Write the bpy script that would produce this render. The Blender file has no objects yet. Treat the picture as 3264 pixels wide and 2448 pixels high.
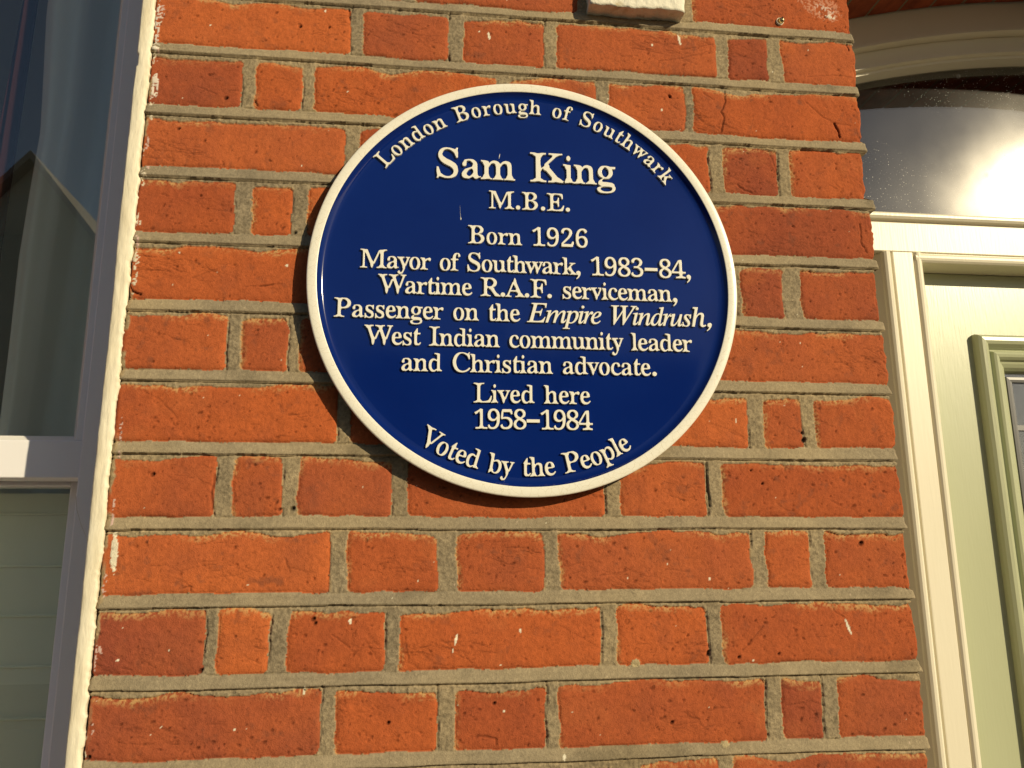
import bpy, bmesh, math, random
import numpy as np
from mathutils import Vector, Matrix
from mathutils.geometry import delaunay_2d_cdt

# ------------------------------------------------------------------ camera, light, exposure
SC = bpy.context.scene
COL = SC.collection
K = 0.001          # everything below is written in millimetres
Z0 = 2250.0        # height of the datum mortar bed above the pavement


def W(x, y, z):
    return Vector((x * K, y * K, (z + Z0) * K))


cam = bpy.data.cameras.new('camera')
cam.sensor_width = 36.0
cam.lens = 2640.57 / 3264 * 36.0
cam.clip_start = 0.05
cam.clip_end = 500
camo = bpy.data.objects.new('camera', cam)
camo.location = W(-55.79, -863.1, -636.5)
camo.rotation_euler = (1.7859512, 0.0063409, -0.1173580)
COL.objects.link(camo)
SC.camera = camo

SUN = Vector((0.612, -0.703, 0.372)).normalized()      # direction towards the sun
elev = math.asin(SUN.z)
azim = math.atan2(SUN.x, SUN.y)                        # clockwise from +Y
wd = bpy.data.worlds.new('World')
SC.world = wd
wd.use_nodes = True
nt = wd.node_tree
sky = nt.nodes.new('ShaderNodeTexSky')
sky.sky_type = 'NISHITA'
sky.sun_disc = False
sky.sun_elevation = elev
sky.sun_rotation = azim
sky.air_density = 1.0
sky.dust_density = 0.6
sky.ozone_density = 1.0
nt.links.new(sky.outputs[0], nt.nodes['Background'].inputs[0])
nt.nodes['Background'].inputs[1].default_value = 0.064
sl = bpy.data.lights.new('sun', 'SUN')
sl.energy = 4.75
sl.angle = math.radians(0.5)
sl.color = (1.0, 0.85, 0.57)
so = bpy.data.objects.new('sun', sl)
so.rotation_euler = (-SUN).to_track_quat('-Z', 'Y').to_euler()
so.location = (4, -6, 6)
COL.objects.link(so)
SC.view_settings.view_transform = 'Standard'
SC.view_settings.look = 'None'
SC.view_settings.exposure = -0.13
SC.view_settings.gamma = 1.0

RNG = np.random.default_rng(11)
random.seed(5)


# ------------------------------------------------------------------ noise on numpy grids
def _h(ix, iy, seed):
    n = (ix.astype(np.int64) * 374761393 + iy.astype(np.int64) * 668265263 + seed * 974634777) & 0xFFFFFFFF
    n = ((n ^ (n >> 13)) * 1274126177) & 0xFFFFFFFF
    n = ((n ^ (n >> 15)) * 2246822519) & 0xFFFFFFFF
    return ((n ^ (n >> 16)) & 0xFFFFFF).astype(np.float32) / np.float32(0xFFFFFF)


def vn(x, y, seed):
    """smooth value noise, -1..1"""
    fx = np.floor(x); fy = np.floor(y)
    tx = (x - fx).astype(np.float32); ty = (y - fy).astype(np.float32)
    tx = tx * tx * (3 - 2 * tx); ty = ty * ty * (3 - 2 * ty)
    a = _h(fx, fy, seed); b = _h(fx + 1, fy, seed); c = _h(fx, fy + 1, seed); d = _h(fx + 1, fy + 1, seed)
    return ((a + (b - a) * tx) * (1 - ty) + (c + (d - c) * tx) * ty) * 2 - 1


def fb(x, y, s, seed, octs=2):
    r = 0; a = 1.0; t = 0
    for o in range(octs):
        r = r + a * vn(x / s + 17.3 * o, y / s - 5.1 * o, seed + o * 13)
        t += a; a *= .55; s *= .5
    return r / t


def sst(a, b, x):
    t = np.clip((x - a) / (b - a), 0, 1)
    return t * t * (3 - 2 * t)


# ------------------------------------------------------------------ materials
def mat(name, color=(.5, .5, .5), rough=.5, spec=.5, metal=0.0):
    m = bpy.data.materials.new(name)
    m.use_nodes = True
    b = m.node_tree.nodes['Principled BSDF']
    b.inputs['Base Color'].default_value = (*color, 1)
    b.inputs['Roughness'].default_value = rough
    b.inputs['Specular IOR Level'].default_value = spec
    b.inputs['Metallic'].default_value = metal
    return m


def nd(m, typ, **kw):
    n = m.node_tree.nodes.new(typ)
    for k, v in kw.items():
        setattr(n, k, v)
    return n


def lk(m, a, b):
    m.node_tree.links.new(a, b)


def bsdf(m):
    return m.node_tree.nodes['Principled BSDF']


def objco(m, scale):
    tc = nd(m, 'ShaderNodeTexCoord')
    mp = nd(m, 'ShaderNodeMapping')
    s = scale if isinstance(scale, (tuple, list)) else (scale,) * 3
    mp.inputs['Scale'].default_value = s
    lk(m, tc.outputs['Object'], mp.inputs['Vector'])
    return mp.outputs[0]


def add_noise_color(m, scale, c0, c1, lo=.35, hi=.65, detail=4.0):
    v = objco(m, scale)
    n = nd(m, 'ShaderNodeTexNoise')
    n.inputs['Scale'].default_value = 1.0
    n.inputs['Detail'].default_value = detail
    lk(m, v, n.inputs['Vector'])
    r = nd(m, 'ShaderNodeValToRGB')
    r.color_ramp.elements[0].position = lo
    r.color_ramp.elements[1].position = hi
    r.color_ramp.elements[0].color = (*c0, 1)
    r.color_ramp.elements[1].color = (*c1, 1)
    lk(m, n.outputs['Fac'], r.inputs[0])
    lk(m, r.outputs[0], bsdf(m).inputs['Base Color'])
    return r


def add_bump(m, scale, dist, strength=1.0, detail=3.0, prev=None):
    v = objco(m, scale)
    n = nd(m, 'ShaderNodeTexNoise')
    n.inputs['Scale'].default_value = 1.0
    n.inputs['Detail'].default_value = detail
    lk(m, v, n.inputs['Vector'])
    b = nd(m, 'ShaderNodeBump')
    b.inputs['Distance'].default_value = dist
    b.inputs['Strength'].default_value = strength
    lk(m, n.outputs['Fac'], b.inputs['Height'])
    if prev is not None:
        lk(m, prev.outputs[0], b.inputs['Normal'])
    lk(m, b.outputs[0], bsdf(m).inputs['Normal'])
    return b


# painted brick sheet: per-vertex albedo plus fine sandy bump
M_brick = mat('weathered_brick', rough=.93, spec=.15)
_a = nd(M_brick, 'ShaderNodeAttribute', attribute_name='albedo')
lk(M_brick, _a.outputs['Color'], bsdf(M_brick).inputs['Base Color'])
add_bump(M_brick, 800, .0009, 0.7, 3)

M_cream = mat('cream_gloss_paint', (.77, .72, .56), .36, .45)
add_noise_color(M_cream, (6, 6, 2.5), (.755, .705, .545), (.79, .74, .58))
add_bump(M_cream, (260, 260, 18), .0006, .30, 3)
M_white = mat('white_sash_paint', (.86, .85, .86), .4, .4)
add_noise_color(M_white, (5, 5, 3), (.84, .83, .84), (.88, .87, .88))
add_bump(M_white, (180, 180, 30), .0005, .2, 3)
M_putty = mat('white_putty', (.82, .80, .74), .5, .4)

M_green = mat('sage_green_gloss', (.43, .455, .285), .30, .5)
add_noise_color(M_green, (5, 5, 2), (.415, .44, .27), (.445, .47, .30))
add_bump(M_green, (300, 300, 26), .0009, .22, 3)

M_blue = mat('blue_enamel', (.002, .016, .14), .085, .38)
add_noise_color(M_blue, 9, (.0018, .0140, .130), (.0026, .0175, .148))
add_bump(M_blue, 14, .0012, .16, 2)
M_letter = mat('cream_enamel', (.84, .81, .69), .22, .5)
_bv = nd(M_letter, 'ShaderNodeBevel', samples=4); _bv.inputs[0].default_value = .0007
lk(M_letter, _bv.outputs[0], bsdf(M_letter).inputs['Normal'])
M_rim = mat('crazed_cream_enamel', (.85, .82, .70), .25, .5)
_v = objco(M_rim, 230)
_n = nd(M_rim, 'ShaderNodeTexNoise'); _n.inputs['Scale'].default_value = .6
lk(M_rim, _v, _n.inputs['Vector'])
_mx = nd(M_rim, 'ShaderNodeVectorMath', operation='ADD')
lk(M_rim, _v, _mx.inputs[0]); lk(M_rim, _n.outputs['Color'], _mx.inputs[1])
_vo = nd(M_rim, 'ShaderNodeTexVoronoi', feature='DISTANCE_TO_EDGE'); _vo.inputs['Scale'].default_value = .62
lk(M_rim, _mx.outputs[0], _vo.inputs['Vector'])
_r = nd(M_rim, 'ShaderNodeValToRGB')
_r.color_ramp.elements[0].position = .0; _r.color_ramp.elements[0].color = (.70, .645, .50, 1)
_r.color_ramp.elements[1].position = .03; _r.color_ramp.elements[1].color = (.85, .82, .70, 1)
lk(M_rim, _vo.outputs['Distance'], _r.inputs[0]); lk(M_rim, _r.outputs[0], bsdf(M_rim).inputs['Base Color'])
M_side_shade = mat('shade_dark_side', (.05, .045, .04), .7, .3)  # plaque side: its shade is put into this dark colour

M_render = mat('cream_painted_render', (.80, .73, .55), .6, .3)
add_noise_color(M_render, (60, 60, 14), (.70, .62, .44), (.83, .765, .59), .3, .55)
add_bump(M_render, (150, 150, 40), .0025, .6, 4)
M_wblock = mat('flaking_white_paint', (.78, .73, .58), .75, .2)
add_noise_color(M_wblock, 55, (.52, .44, .28), (.80, .76, .62), .30, .46)
add_bump(M_wblock, 140, .003, .7, 4)
M_brass = mat('brass', (.62, .50, .25), .35, .5, .9)
M_dark = mat('dark_interior', (.03, .028, .026), .9, .1)
M_room = mat('dim_room_wall', (.55, .55, .54), .9, .1)
M_curtain = mat('grey_curtain_cloth', (.90, .90, .82), .95, .1)
add_bump(M_curtain, 700, .0006, .4, 2)
_tl = nd(M_curtain, 'ShaderNodeBsdfTranslucent'); _tl.inputs[0].default_value = (.80, .80, .74, 1)
_tm = nd(M_curtain, 'ShaderNodeMixShader'); _tm.inputs[0].default_value = .25
lk(M_curtain, bsdf(M_curtain).outputs[0], _tm.inputs[1]); lk(M_curtain, _tl.outputs[0], _tm.inputs[2])
lk(M_curtain, _tm.outputs[0], M_curtain.node_tree.nodes['Material Output'].inputs[0])
M_redstrip = mat('dark_red_strip', (.04, .012, .012), .95, .1)
M_blind = mat('pale_green_blind', (.80, .81, .68), .8, .2)
M_lead = mat('dull_lead', (.10, .10, .10), .45, .5, .6)
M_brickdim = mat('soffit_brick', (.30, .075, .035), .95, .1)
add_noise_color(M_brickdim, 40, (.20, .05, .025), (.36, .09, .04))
M_mortar = mat('grey_buff_mortar', (.20, .16, .10), .95, .1)
M_web = mat('pale_thread', (.75, .72, .65), .6, .3)


def glass_mat(name, ior, tint):
    m = bpy.data.materials.new(name)
    m.use_nodes = True
    t = m.node_tree
    t.nodes.remove(bsdf(m))
    out = t.nodes['Material Output']
    tr = nd(m, 'ShaderNodeBsdfTransparent'); tr.inputs[0].default_value = (*tint, 1)
    gl = nd(m, 'ShaderNodeBsdfGlossy'); gl.inputs['Roughness'].default_value = 0.0
    gl.inputs[0].default_value = (1, 1, 1, 1)
    fr = nd(m, 'ShaderNodeFresnel')
    ge = nd(m, 'ShaderNodeNewGeometry')
    mr = nd(m, 'ShaderNodeMapRange'); mr.inputs[3].default_value = ior; mr.inputs[4].default_value = 1 / ior
    lk(m, ge.outputs['Backfacing'], mr.inputs[0]); lk(m, mr.outputs[0], fr.inputs[0])
    mx = nd(m, 'ShaderNodeMixShader')
    lk(m, fr.outputs[0], mx.inputs[0]); lk(m, tr.outputs[0], mx.inputs[1]); lk(m, gl.outputs[0], mx.inputs[2])
    lk(m, mx.outputs[0], out.inputs[0])
    return m, mx, out


M_glass, _gm, _go = glass_mat('window_glass', 1.9, (.97, .99, .97))
# old glass is never quite flat
_b = nd(M_glass, 'ShaderNodeBump'); _b.inputs['Distance'].default_value = .002; _b.inputs['Strength'].default_value = .06
_nn = nd(M_glass, 'ShaderNodeTexNoise'); _nn.inputs['Scale'].default_value = 3
lk(M_glass, objco(M_glass, 1), _nn.inputs['Vector']); lk(M_glass, _nn.outputs['Fac'], _b.inputs['Height'])
for _x in M_glass.node_tree.nodes:
    if _x.type == 'BSDF_GLOSSY':
        lk(M_glass, _b.outputs[0], _x.inputs['Normal'])

# dusty fanlight glass: clear pane + a broad sheen from the film of dirt + dust specks
M_fan, _gm, _go = glass_mat('dusty_glass', 1.8, (.55, .55, .55))
_sh = nd(M_fan, 'ShaderNodeBsdfGlossy'); _sh.inputs['Roughness'].default_value = .165
_sh.inputs[0].default_value = (1, .97, .92, 1)
_m1 = nd(M_fan, 'ShaderNodeMixShader')
_fv = objco(M_fan, 1)
_fn = nd(M_fan, 'ShaderNodeTexNoise'); _fn.inputs['Scale'].default_value = 9; _fn.inputs['Detail'].default_value = 5
lk(M_fan, _fv, _fn.inputs['Vector'])
_mr = nd(M_fan, 'ShaderNodeMapRange'); _mr.inputs[1].default_value = .3; _mr.inputs[2].default_value = .7
_mr.inputs[3].default_value = .004; _mr.inputs[4].default_value = .010
lk(M_fan, _fn.outputs['Fac'], _mr.inputs[0]); lk(M_fan, _mr.outputs[0], _m1.inputs[0])
lk(M_fan, _gm.outputs[0], _m1.inputs[1]); lk(M_fan, _sh.outputs[0], _m1.inputs[2])
_df = nd(M_fan, 'ShaderNodeBsdfDiffuse'); _df.inputs[0].default_value = (.8, .78, .72, 1)
_m2 = nd(M_fan, 'ShaderNodeMixShader')


def specks(scale, rad, soft, keep):
    vo = nd(M_fan, 'ShaderNodeTexVoronoi'); vo.inputs['Scale'].default_value = scale
    lk(M_fan, _fv, vo.inputs['Vector'])
    a = nd(M_fan, 'ShaderNodeMapRange'); a.inputs[1].default_value = rad * soft; a.inputs[2].default_value = rad
    a.inputs[3].default_value = 1; a.inputs[4].default_value = 0
    lk(M_fan, vo.outputs['Distance'], a.inputs[0])
    sp = nd(M_fan, 'ShaderNodeSeparateColor'); lk(M_fan, vo.outputs['Color'], sp.inputs[0])
    g = nd(M_fan, 'ShaderNodeMath', operation='GREATER_THAN'); g.inputs[1].default_value = keep
    lk(M_fan, sp.outputs[0], g.inputs[0])
    mu = nd(M_fan, 'ShaderNodeMath', operation='MULTIPLY')
    lk(M_fan, a.outputs[0], mu.inputs[0]); lk(M_fan, g.outputs[0], mu.inputs[1])
    return mu


_s1 = specks(270, .19, .5, .60)
_s2 = specks(34, .22, .2, .80)
_s2m = nd(M_fan, 'ShaderNodeMath', operation='MULTIPLY'); _s2m.inputs[1].default_value = .45
lk(M_fan, _s2.outputs[0], _s2m.inputs[0])
_pn = nd(M_fan, 'ShaderNodeTexNoise'); _pn.inputs['Scale'].default_value = 6; _pn.inputs['Detail'].default_value = 3
lk(M_fan, _fv, _pn.inputs['Vector'])
_pr = nd(M_fan, 'ShaderNodeMapRange'); _pr.inputs[1].default_value = .38; _pr.inputs[2].default_value = .56
lk(M_fan, _pn.outputs['Fac'], _pr.inputs[0])
_pm = nd(M_fan, 'ShaderNodeMath', operation='MULTIPLY')
lk(M_fan, _s1.outputs[0], _pm.inputs[0]); lk(M_fan, _pr.outputs[0], _pm.inputs[1])
_s1 = _pm
_sa = nd(M_fan, 'ShaderNodeMath', operation='MAXIMUM')
lk(M_fan, _s1.outputs[0], _sa.inputs[0]); lk(M_fan, _s2m.outputs[0], _sa.inputs[1])
lk(M_fan, _sa.outputs[0], _m2.inputs[0]); lk(M_fan, _m1.outputs[0], _m2.inputs[1]); lk(M_fan, _df.outputs[0], _m2.inputs[2])
lk(M_fan, _m2.outputs[0], _go.inputs[0])


# ------------------------------------------------------------------ object helpers
def tag(o, label=None, cat=None, group=None, kind=None):
    if label and not kind:
        kind = 'thing'
    for k, v in (('label', label), ('category', cat), ('group', group), ('kind', kind)):
        if v:
            o[k] = v
    return o


def thing(name, x, y, z, label, cat, group=None):
    o = bpy.data.objects.new(name, None)
    o.empty_display_size = .05
    o.location = W(x, y, z)
    COL.objects.link(o)
    return tag(o, label, cat, group)


def root_loc(o):
    v = Vector((0, 0, 0))
    while o is not None:
        v = v + o.location
        o = o.parent
    return v


def place(name, me, m, parent=None, smooth=False):
    """link mesh (vertices in world metres) as one object under parent"""
    o = bpy.data.objects.new(name, me)
    if m is not None:
        me.materials.append(m)
    if parent is not None:
        me.transform(Matrix.Translation(-root_loc(parent)))
        o.parent = parent
    else:
        n = len(me.vertices)
        co = np.empty(n * 3, np.float32); me.vertices.foreach_get('co', co)
        co = co.reshape(-1, 3)
        c = Vector((float((co[:, 0].min() + co[:, 0].max()) / 2), float((co[:, 1].min() + co[:, 1].max()) / 2), float(co[:, 2].min())))
        me.transform(Matrix.Translation(-c))
        o.location = c
    if smooth:
        me.polygons.foreach_set('use_smooth', np.ones(len(me.polygons), bool))
    COL.objects.link(o)
    return o


def from_bm(name, bm, m, parent=None, smooth=False, bevel=0, seg=2):
    bmesh.ops.recalc_face_normals(bm, faces=bm.faces)
    me = bpy.data.meshes.new(name)
    bm.to_mesh(me)
    bm.free()
    o = place(name, me, m, parent, smooth)
    if bevel:
        md = o.modifiers.new('edge', 'BEVEL')
        md.width = bevel * K; md.segments = seg; md.limit_method = 'ANGLE'
    return o


def box(bm, x0, x1, y0, y1, z0, z1):
    vs = [bm.verts.new(W(x, y, z)) for x in (x0, x1) for y in (y0, y1) for z in (z0, z1)]
    for f in ((0, 1, 3, 2), (4, 6, 7, 5), (0, 4, 5, 1), (2, 3, 7, 6), (0, 2, 6, 4), (1, 5, 7, 3)):
        bm.faces.new([vs[i] for i in f])


def extrude_z(bm, prof, z0, z1):
    """closed profile of (x,y) extruded upwards"""
    a = [bm.verts.new(W(x, y, z0)) for x, y in prof]
    b = [bm.verts.new(W(x, y, z1)) for x, y in prof]
    n = len(prof)
    for i in range(n):
        bm.faces.new((a[i], a[(i + 1) % n], b[(i + 1) % n], b[i]))
    bm.faces.new(a[::-1]); bm.faces.new(b)


def extrude_x(bm, prof, x0, x1):
    """closed profile of (y,z) extruded sideways"""
    a = [bm.verts.new(W(x0, y, z)) for y, z in prof]
    b = [bm.verts.new(W(x1, y, z)) for y, z in prof]
    n = len(prof)
    for i in range(n):
        bm.faces.new((a[i], a[(i + 1) % n], b[(i + 1) % n], b[i]))
    bm.faces.new(a[::-1]); bm.faces.new(b)


def frame_sweep(bm, x0, x1, z0, z1, prof):
    """mitred frame: profile of (inset, y) carried round a rectangle"""
    rings = []
    for i, y in prof:
        rings.append([bm.verts.new(W(x, y, z)) for x, z in ((x0 + i, z0 + i), (x1 - i, z0 + i), (x1 - i, z1 - i), (x0 + i, z1 - i))])
    for a, b in zip(rings, rings[1:]):
        for k in range(4):
            bm.faces.new((a[k], a[(k + 1) % 4], b[(k + 1) % 4], b[k]))


def lathe(bm, cx, cz, prof, n=192, close=False):
    """profile of (radius, y) turned about the axis through (cx,cz)"""
    rings = []
    for r, y in prof:
        if r < 1e-6:
            rings.append([bm.verts.new(W(cx, y, cz))])
        else:
            rings.append([bm.verts.new(W(cx + r * math.cos(2 * math.pi * k / n), y, cz + r * math.sin(2 * math.pi * k / n))) for k in range(n)])
    for a, b in zip(rings, rings[1:]):
        for k in range(n):
            k2 = (k + 1) % n
            if len(a) == 1:
                bm.faces.new((a[0], b[k], b[k2]))
            elif len(b) == 1:
                bm.faces.new((a[k], a[k2], b[0]))
            else:
                bm.faces.new((a[k], a[k2], b[k2], b[k]))


def grid_mesh(name, P, col=None):
    """P: (nv, ns, 3) world metres"""
    nv, ns = P.shape[:2]
    me = bpy.data.meshes.new(name)
    me.vertices.add(nv * ns)
    me.vertices.foreach_set('co', P.astype(np.float32).ravel())
    i = np.arange(nv * ns, dtype=np.int32).reshape(nv, ns)
    q = np.stack([i[:-1, :-1], i[:-1, 1:], i[1:, 1:], i[1:, :-1]], -1).reshape(-1, 4)
    nf = len(q)
    me.loops.add(nf * 4)
    me.loops.foreach_set('vertex_index', q.ravel())
    me.polygons.add(nf)
    me.polygons.foreach_set('loop_start', np.arange(0, nf * 4, 4, dtype=np.int32))
    me.polygons.foreach_set('use_smooth', np.ones(nf, bool))
    me.update(calc_edges=True)
    if col is not None:
        at = me.color_attributes.new('albedo', 'FLOAT_COLOR', 'POINT')
        c = np.ones((nv * ns, 4), np.float32); c[:, :3] = col.reshape(-1, 3)
        at.data.foreach_set('color', c.ravel())
    return me


# ------------------------------------------------------------------ ground
UL, UR = -355.0, 479.5          # left and right faces of the brick pier
DOORX, HALF = 1097.0, 615.0     # middle and half width of the doorway

M_pave = mat('concrete_paving', (.18, .17, .15), .9, .2)
add_noise_color(M_pave, 3, (.09, .085, .08), (.14, .135, .12)); add_bump(M_pave, 120, .003, .4)
M_road = mat('asphalt', (.05, .05, .05), .9, .2)
add_noise_color(M_road, 40, (.04, .04, .04), (.07, .068, .065)); add_bump(M_road, 200, .004, .5)
M_kerb = mat('granite_kerb', (.30, .30, .30), .8, .3)
add_noise_color(M_kerb, 60, (.13, .13, .13), (.2, .2, .195))
M_land = mat('packed_earth', (.12, .10, .07), .95, .1)
add_noise_color(M_land, .8, (.09, .08, .05), (.15, .13, .09))


def slab(name, m, x0, x1, y0, y1, z0, z1):
    bm = bmesh.new(); box(bm, x0, x1, y0, y1, z0 - Z0, z1 - Z0)
    return tag(from_bm(name, bm, m), kind='structure')


slab('ground', M_land, -120000, 120000, -120000, 120000, -900, -160)
slab('pavement', M_pave, -20000, 20000, -3000, 1500, -155, 0)
slab('road', M_road, -20000, 20000, -9000, -3160, -155, -120)
slab('kerb', M_kerb, -20000, 20000, -3155, -3003, -155, 4)
slab('far_pavement', M_pave, -20000, 20000, -11900, -9005, -155, -4)

# ------------------------------------------------------------------ the brick pier (a displaced sheet wrapped round both arrises)
wall = thing('brick_wall', 60, 0, -Z0, 'orange-red brick house wall with grey-buff ribbon pointing behind the blue plaque', 'wall')

ROWS = {
    -3: [(-138, -122), (-26, -9), (87, 103), (301, 317), (366, 384)],
    -2: [(-253, -237), (-192, -175), (-80, -65), (143, 160), (256, 271)],
    -1: [(-138, -122), (-26, -9), (87, 103), (301, 317), (366, 384)],
    0: [(-253, -237), (-192, -175), (-80, -65), (129, 144), (258, 274)],
    1: [(-137.9, -122.2), (-24.8, -7.2), (87.6, 103.1), (299.2, 314.2), (364.9, 383.4)],
    2: [(-254.8, -239.8), (-189.6, -176.1), (31.4, 45.7), (149.5, 163.8), (257.1, 266.7)],
    3: [(-139.2, -122.7), (-26, -9), (87, 103), (282.4, 300.0), (366.4, 381.2)],
    4: [(-253.1, -234.7), (-193.9, -176.9), (-80, -65), (145, 162), (256, 271)],
    5: [(-138, -122), (-26, -9), (87, 103), (304.0, 311.0), (361.2, 382.2)],
    6: [(-252.2, -236.7), (-190.0, -177.5), (-80, -65), (145, 162), (256, 271)],
    7: [(-135.4, -121.3), (-26, -9), (87, 103), (309.7, 327.3), (371.3, 386.6)],
    8: [(-253.4, -236.6), (-188.0, -172.5), (-77.8, -61.5), (145.7, 162.3), (256.7, 274.5)],
    9: [(-137.4, -120.7), (-30.3, -10.9), (79.8, 95.2), (302.2, 318.6), (367.3, 385.7)],
    10: [(-253.7, -241.1), (-192.5, -174.6), (-82.4, -67.7), (136.8, 153.5), (249.9, 265.7)],
    11: [(-141.2, -126.4), (-28.3, -10.9), (79.4, 92.4), (306.6, 324.4), (368.1, 385.5)],
    12: [(-253, -237), (-192, -175), (-27.4, -13.0), (143.3, 173.0), (254.0, 268.6)],
}
for r in range(-6, 18):
    if r not in ROWS:
        ROWS[r] = ROWS[9] if r % 2 else ROWS[8]
# how dark each brick seen in the photograph is (0 bright orange .. 1 dark red-brown), by (row, order from the left)
DARK = {(1, 1): .62, (1, 2): .55, (1, 3): .35, (1, 4): .75, (1, 5): .35, (1, 0): .1, (2, 0): .72, (2, 1): .15, (2, 2): .05, (2, 3): .4,
        (2, 4): .3, (2, 5): .15, (3, 0): .35, (3, 3): .3, (3, 4): .85, (3, 5): .35, (4, 0): .55, (4, 1): .2, (4, 5): .75, (5, 0): .15,
        (5, 4): .75, (5, 5): .6, (6, 0): .25, (6, 1): .55, (6, 5): .35, (7, 0): .15, (7, 3): .15, (7, 4): .3, (7, 5): .3, (8, 0): .4,
        (8, 1): .35, (8, 2): .6, (8, 3): .3, (8, 4): .35, (8, 5): .3, (9, 0): .2, (9, 1): .4, (9, 2): .45, (9, 3): .45, (9, 4): .2,
        (9, 5): .35, (10, 0): .9, (10, 1): .05, (10, 2): .3, (10, 3): .15, (10, 4): .2, (10, 5): .4, (11, 0): .75, (11, 1): .2,
        (11, 2): .55, (11, 3): .6, (11, 4): .85, (11, 5): .55, (12, 5): .6, (0, 5): .35}
TILT = {}


def axis(spans):
    out = []
    for a, b, st in spans:
        n = max(1, int(round((b - a) / st)))
        out.append(np.linspace(a, b, n, endpoint=False))
    out.append(np.array([spans[-1][1]]))
    return np.concatenate(out)


RC = 3.0
ss = axis([(UL - 14, UL + 4, .8), (UL + 4, UR - 8, 1.05), (UR - 8, UR + 12, .7), (UR + 12, UR + 262, 2.6)])
vv = axis([(-1260, -890, 3.0), (-890, 75, 1.0), (75, 465, 3.0)])
U, V = np.meshgrid(ss, vv)
U = U.astype(np.float32); V = V.astype(np.float32)
n4 = fb(U, V, 4, 1); n9 = fb(U, V, 9, 2); n25 = fb(U, V, 26, 3); n60 = fb(U, V, 70, 4, 3); n2 = vn(U / 1.9, V / 1.9, 5)
n1 = vn(U / 1.05, V / 1.05, 6)
# wandering of the bed lines
wob = .9 * vn(U / 130, V / 75, 21) + .45 * vn(U / 32, V / 60, 22) + .22 * n9
Vw = V - wob
Uw = U + 1.5 * vn(U / 24, V / 19, 23) + 1.0 * fb(U, V, 7, 24) + .4 * n2
R = (np.floor(-Vw / 75) + 1).astype(np.int32)
T = Vw + 75 * R                       # height above the cut lower edge of the bed under this course
tb = 12.6 + 1.3 * vn(U / 60, R * 3.7, 25) + 1.0 * vn(U / 17, R * 5.1, 26) + .45 * n4
smear = 4.8 + 4.2 * vn(U / 46, R * 2.3 + .5, 27) + 2.0 * vn(U / 15, R * 4.3, 28) + .8 * n4
smear = np.clip(smear, 1.3, 13)
DL = np.zeros_like(U); DR = np.zeros_like(U); BID = np.zeros(U.shape, np.int32); JX = np.full(U.shape, -1.0, np.float32)
JW = np.full(U.shape, 15., np.float32)
bricks = []
bid = 0
for r in range(R.min(), R.max() + 1):
    sel = np.where(R == r)
    if len(sel[0]) == 0:
        continue
    j = ROWS.get(r, ROWS[8] if r % 2 == 0 else ROWS[9])
    j = list(j) + [(UR + 104 + (r % 2) * 110, UR + 118 + (r % 2) * 110)]
    u = Uw[sel]
    L = np.array([-9999.] + [b for a, b in j]); Rr = np.array([a for a, b in j] + [9999.])
    k = np.clip(np.searchsorted(np.array([(a + b) / 2 for a, b in j]), u), 0, len(j))
    DL[sel] = u - L[k]; DR[sel] = Rr[k] - u
    BID[sel] = bid + k
    jl = np.array([a for a, b in j] + [9999.]); jr = np.array([b for a, b in j] + [9999.])
    # position across the perpend joint this point lies in (0 left .. 1 right)
    for a, b in j:
        m_ = (u > a) & (u < b)
        ii = (sel[0][m_], sel[1][m_])
        JX[ii] = (u[m_] - a) / (b - a); JW[ii] = b - a
    for q in range(len(j) + 1):
        bricks.append((r, q, max(L[q], UL), min(Rr[q], UR + 200)))
    bid += len(j) + 1
nb = len(bricks)
DX = np.minimum(DL, DR)
DYl = T - tb
DYt = 75 - smear - T
DY = np.minimum(DYl, DYt)
RR = 4.5
D = np.where((DX < RR) & (DY < RR), RR - np.hypot(RR - np.minimum(DX, RR), RR - np.minimum(DY, RR)), np.minimum(DX, DY))
D = D + .35 * n2
isb = D > 0
ribbon = T < tb
perp = (~isb) & (~ribbon) & (JX >= 0)
smr = (~isb) & (~ribbon) & (~perp)

dark = np.array([DARK.get((r, q), RNG.uniform(.1, .6)) for r, q, a, b in bricks], np.float32)
base = RNG.uniform(-.7, .7, nb).astype(np.float32)
tx = RNG.uniform(-.006, .006, nb).astype(np.float32); ty = RNG.uniform(-.016, .012, nb).astype(np.float32)
bcx = np.array([(a + b) / 2 for r, q, a, b in bricks], np.float32)
drag = RNG.uniform(0, 1, nb).astype(np.float32)
pit = RNG.uniform(.2, 1.0, nb).astype(np.float32)

# --- heights
Hb = base[BID] + tx[BID] * (U - bcx[BID]) + ty[BID] * (T - 40) + .55 * n25 + .30 * n9 +   .20 * n4 + .15 * n2 + .08 * n1 \
    + .10 * drag[BID] * vn(U / 1.3, V / 14, 31)
Hb = Hb - 1.5 * np.exp(-np.clip(D, 0, None) / 1.3) - .7 * np.exp(-np.clip(D, 0, None) / 5)
tt = np.clip(T / np.maximum(tb, 1), 0, 1)
tro = vn(U / 46, V / 1.5, 56)
Hr = 2.5 - 2.8 * tt + .30 * n25 + .18 * n9 + .12 * n4 + .10 * n2 + .10 * tro
Hr = Hr - 1.3 * np.clip(1 - T / .9, 0, 1) ** 2
gro = sst(-.2, .3, vn(U / 38, R * 7.7, 33) + .5 * n9)
Hr = Hr - (2.2 * gro + .3) * np.clip(1 - np.abs(tb - .8 - T) / 1.1, 0, 1)
below = 75 - T
cut = (.70 + .30 * sst(-.5, .25, n25 + .5 * n9 + .3 * n4)) * np.clip(1.25 - np.abs(below - 1.0) / 1.1, 0, 1)
Hs = -.4 + .70 * n4 + .45 * n2 + .35 * n9 + .2 * n1 - 2.3 * cut
jx = np.clip(JX, 0, 1)
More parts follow.
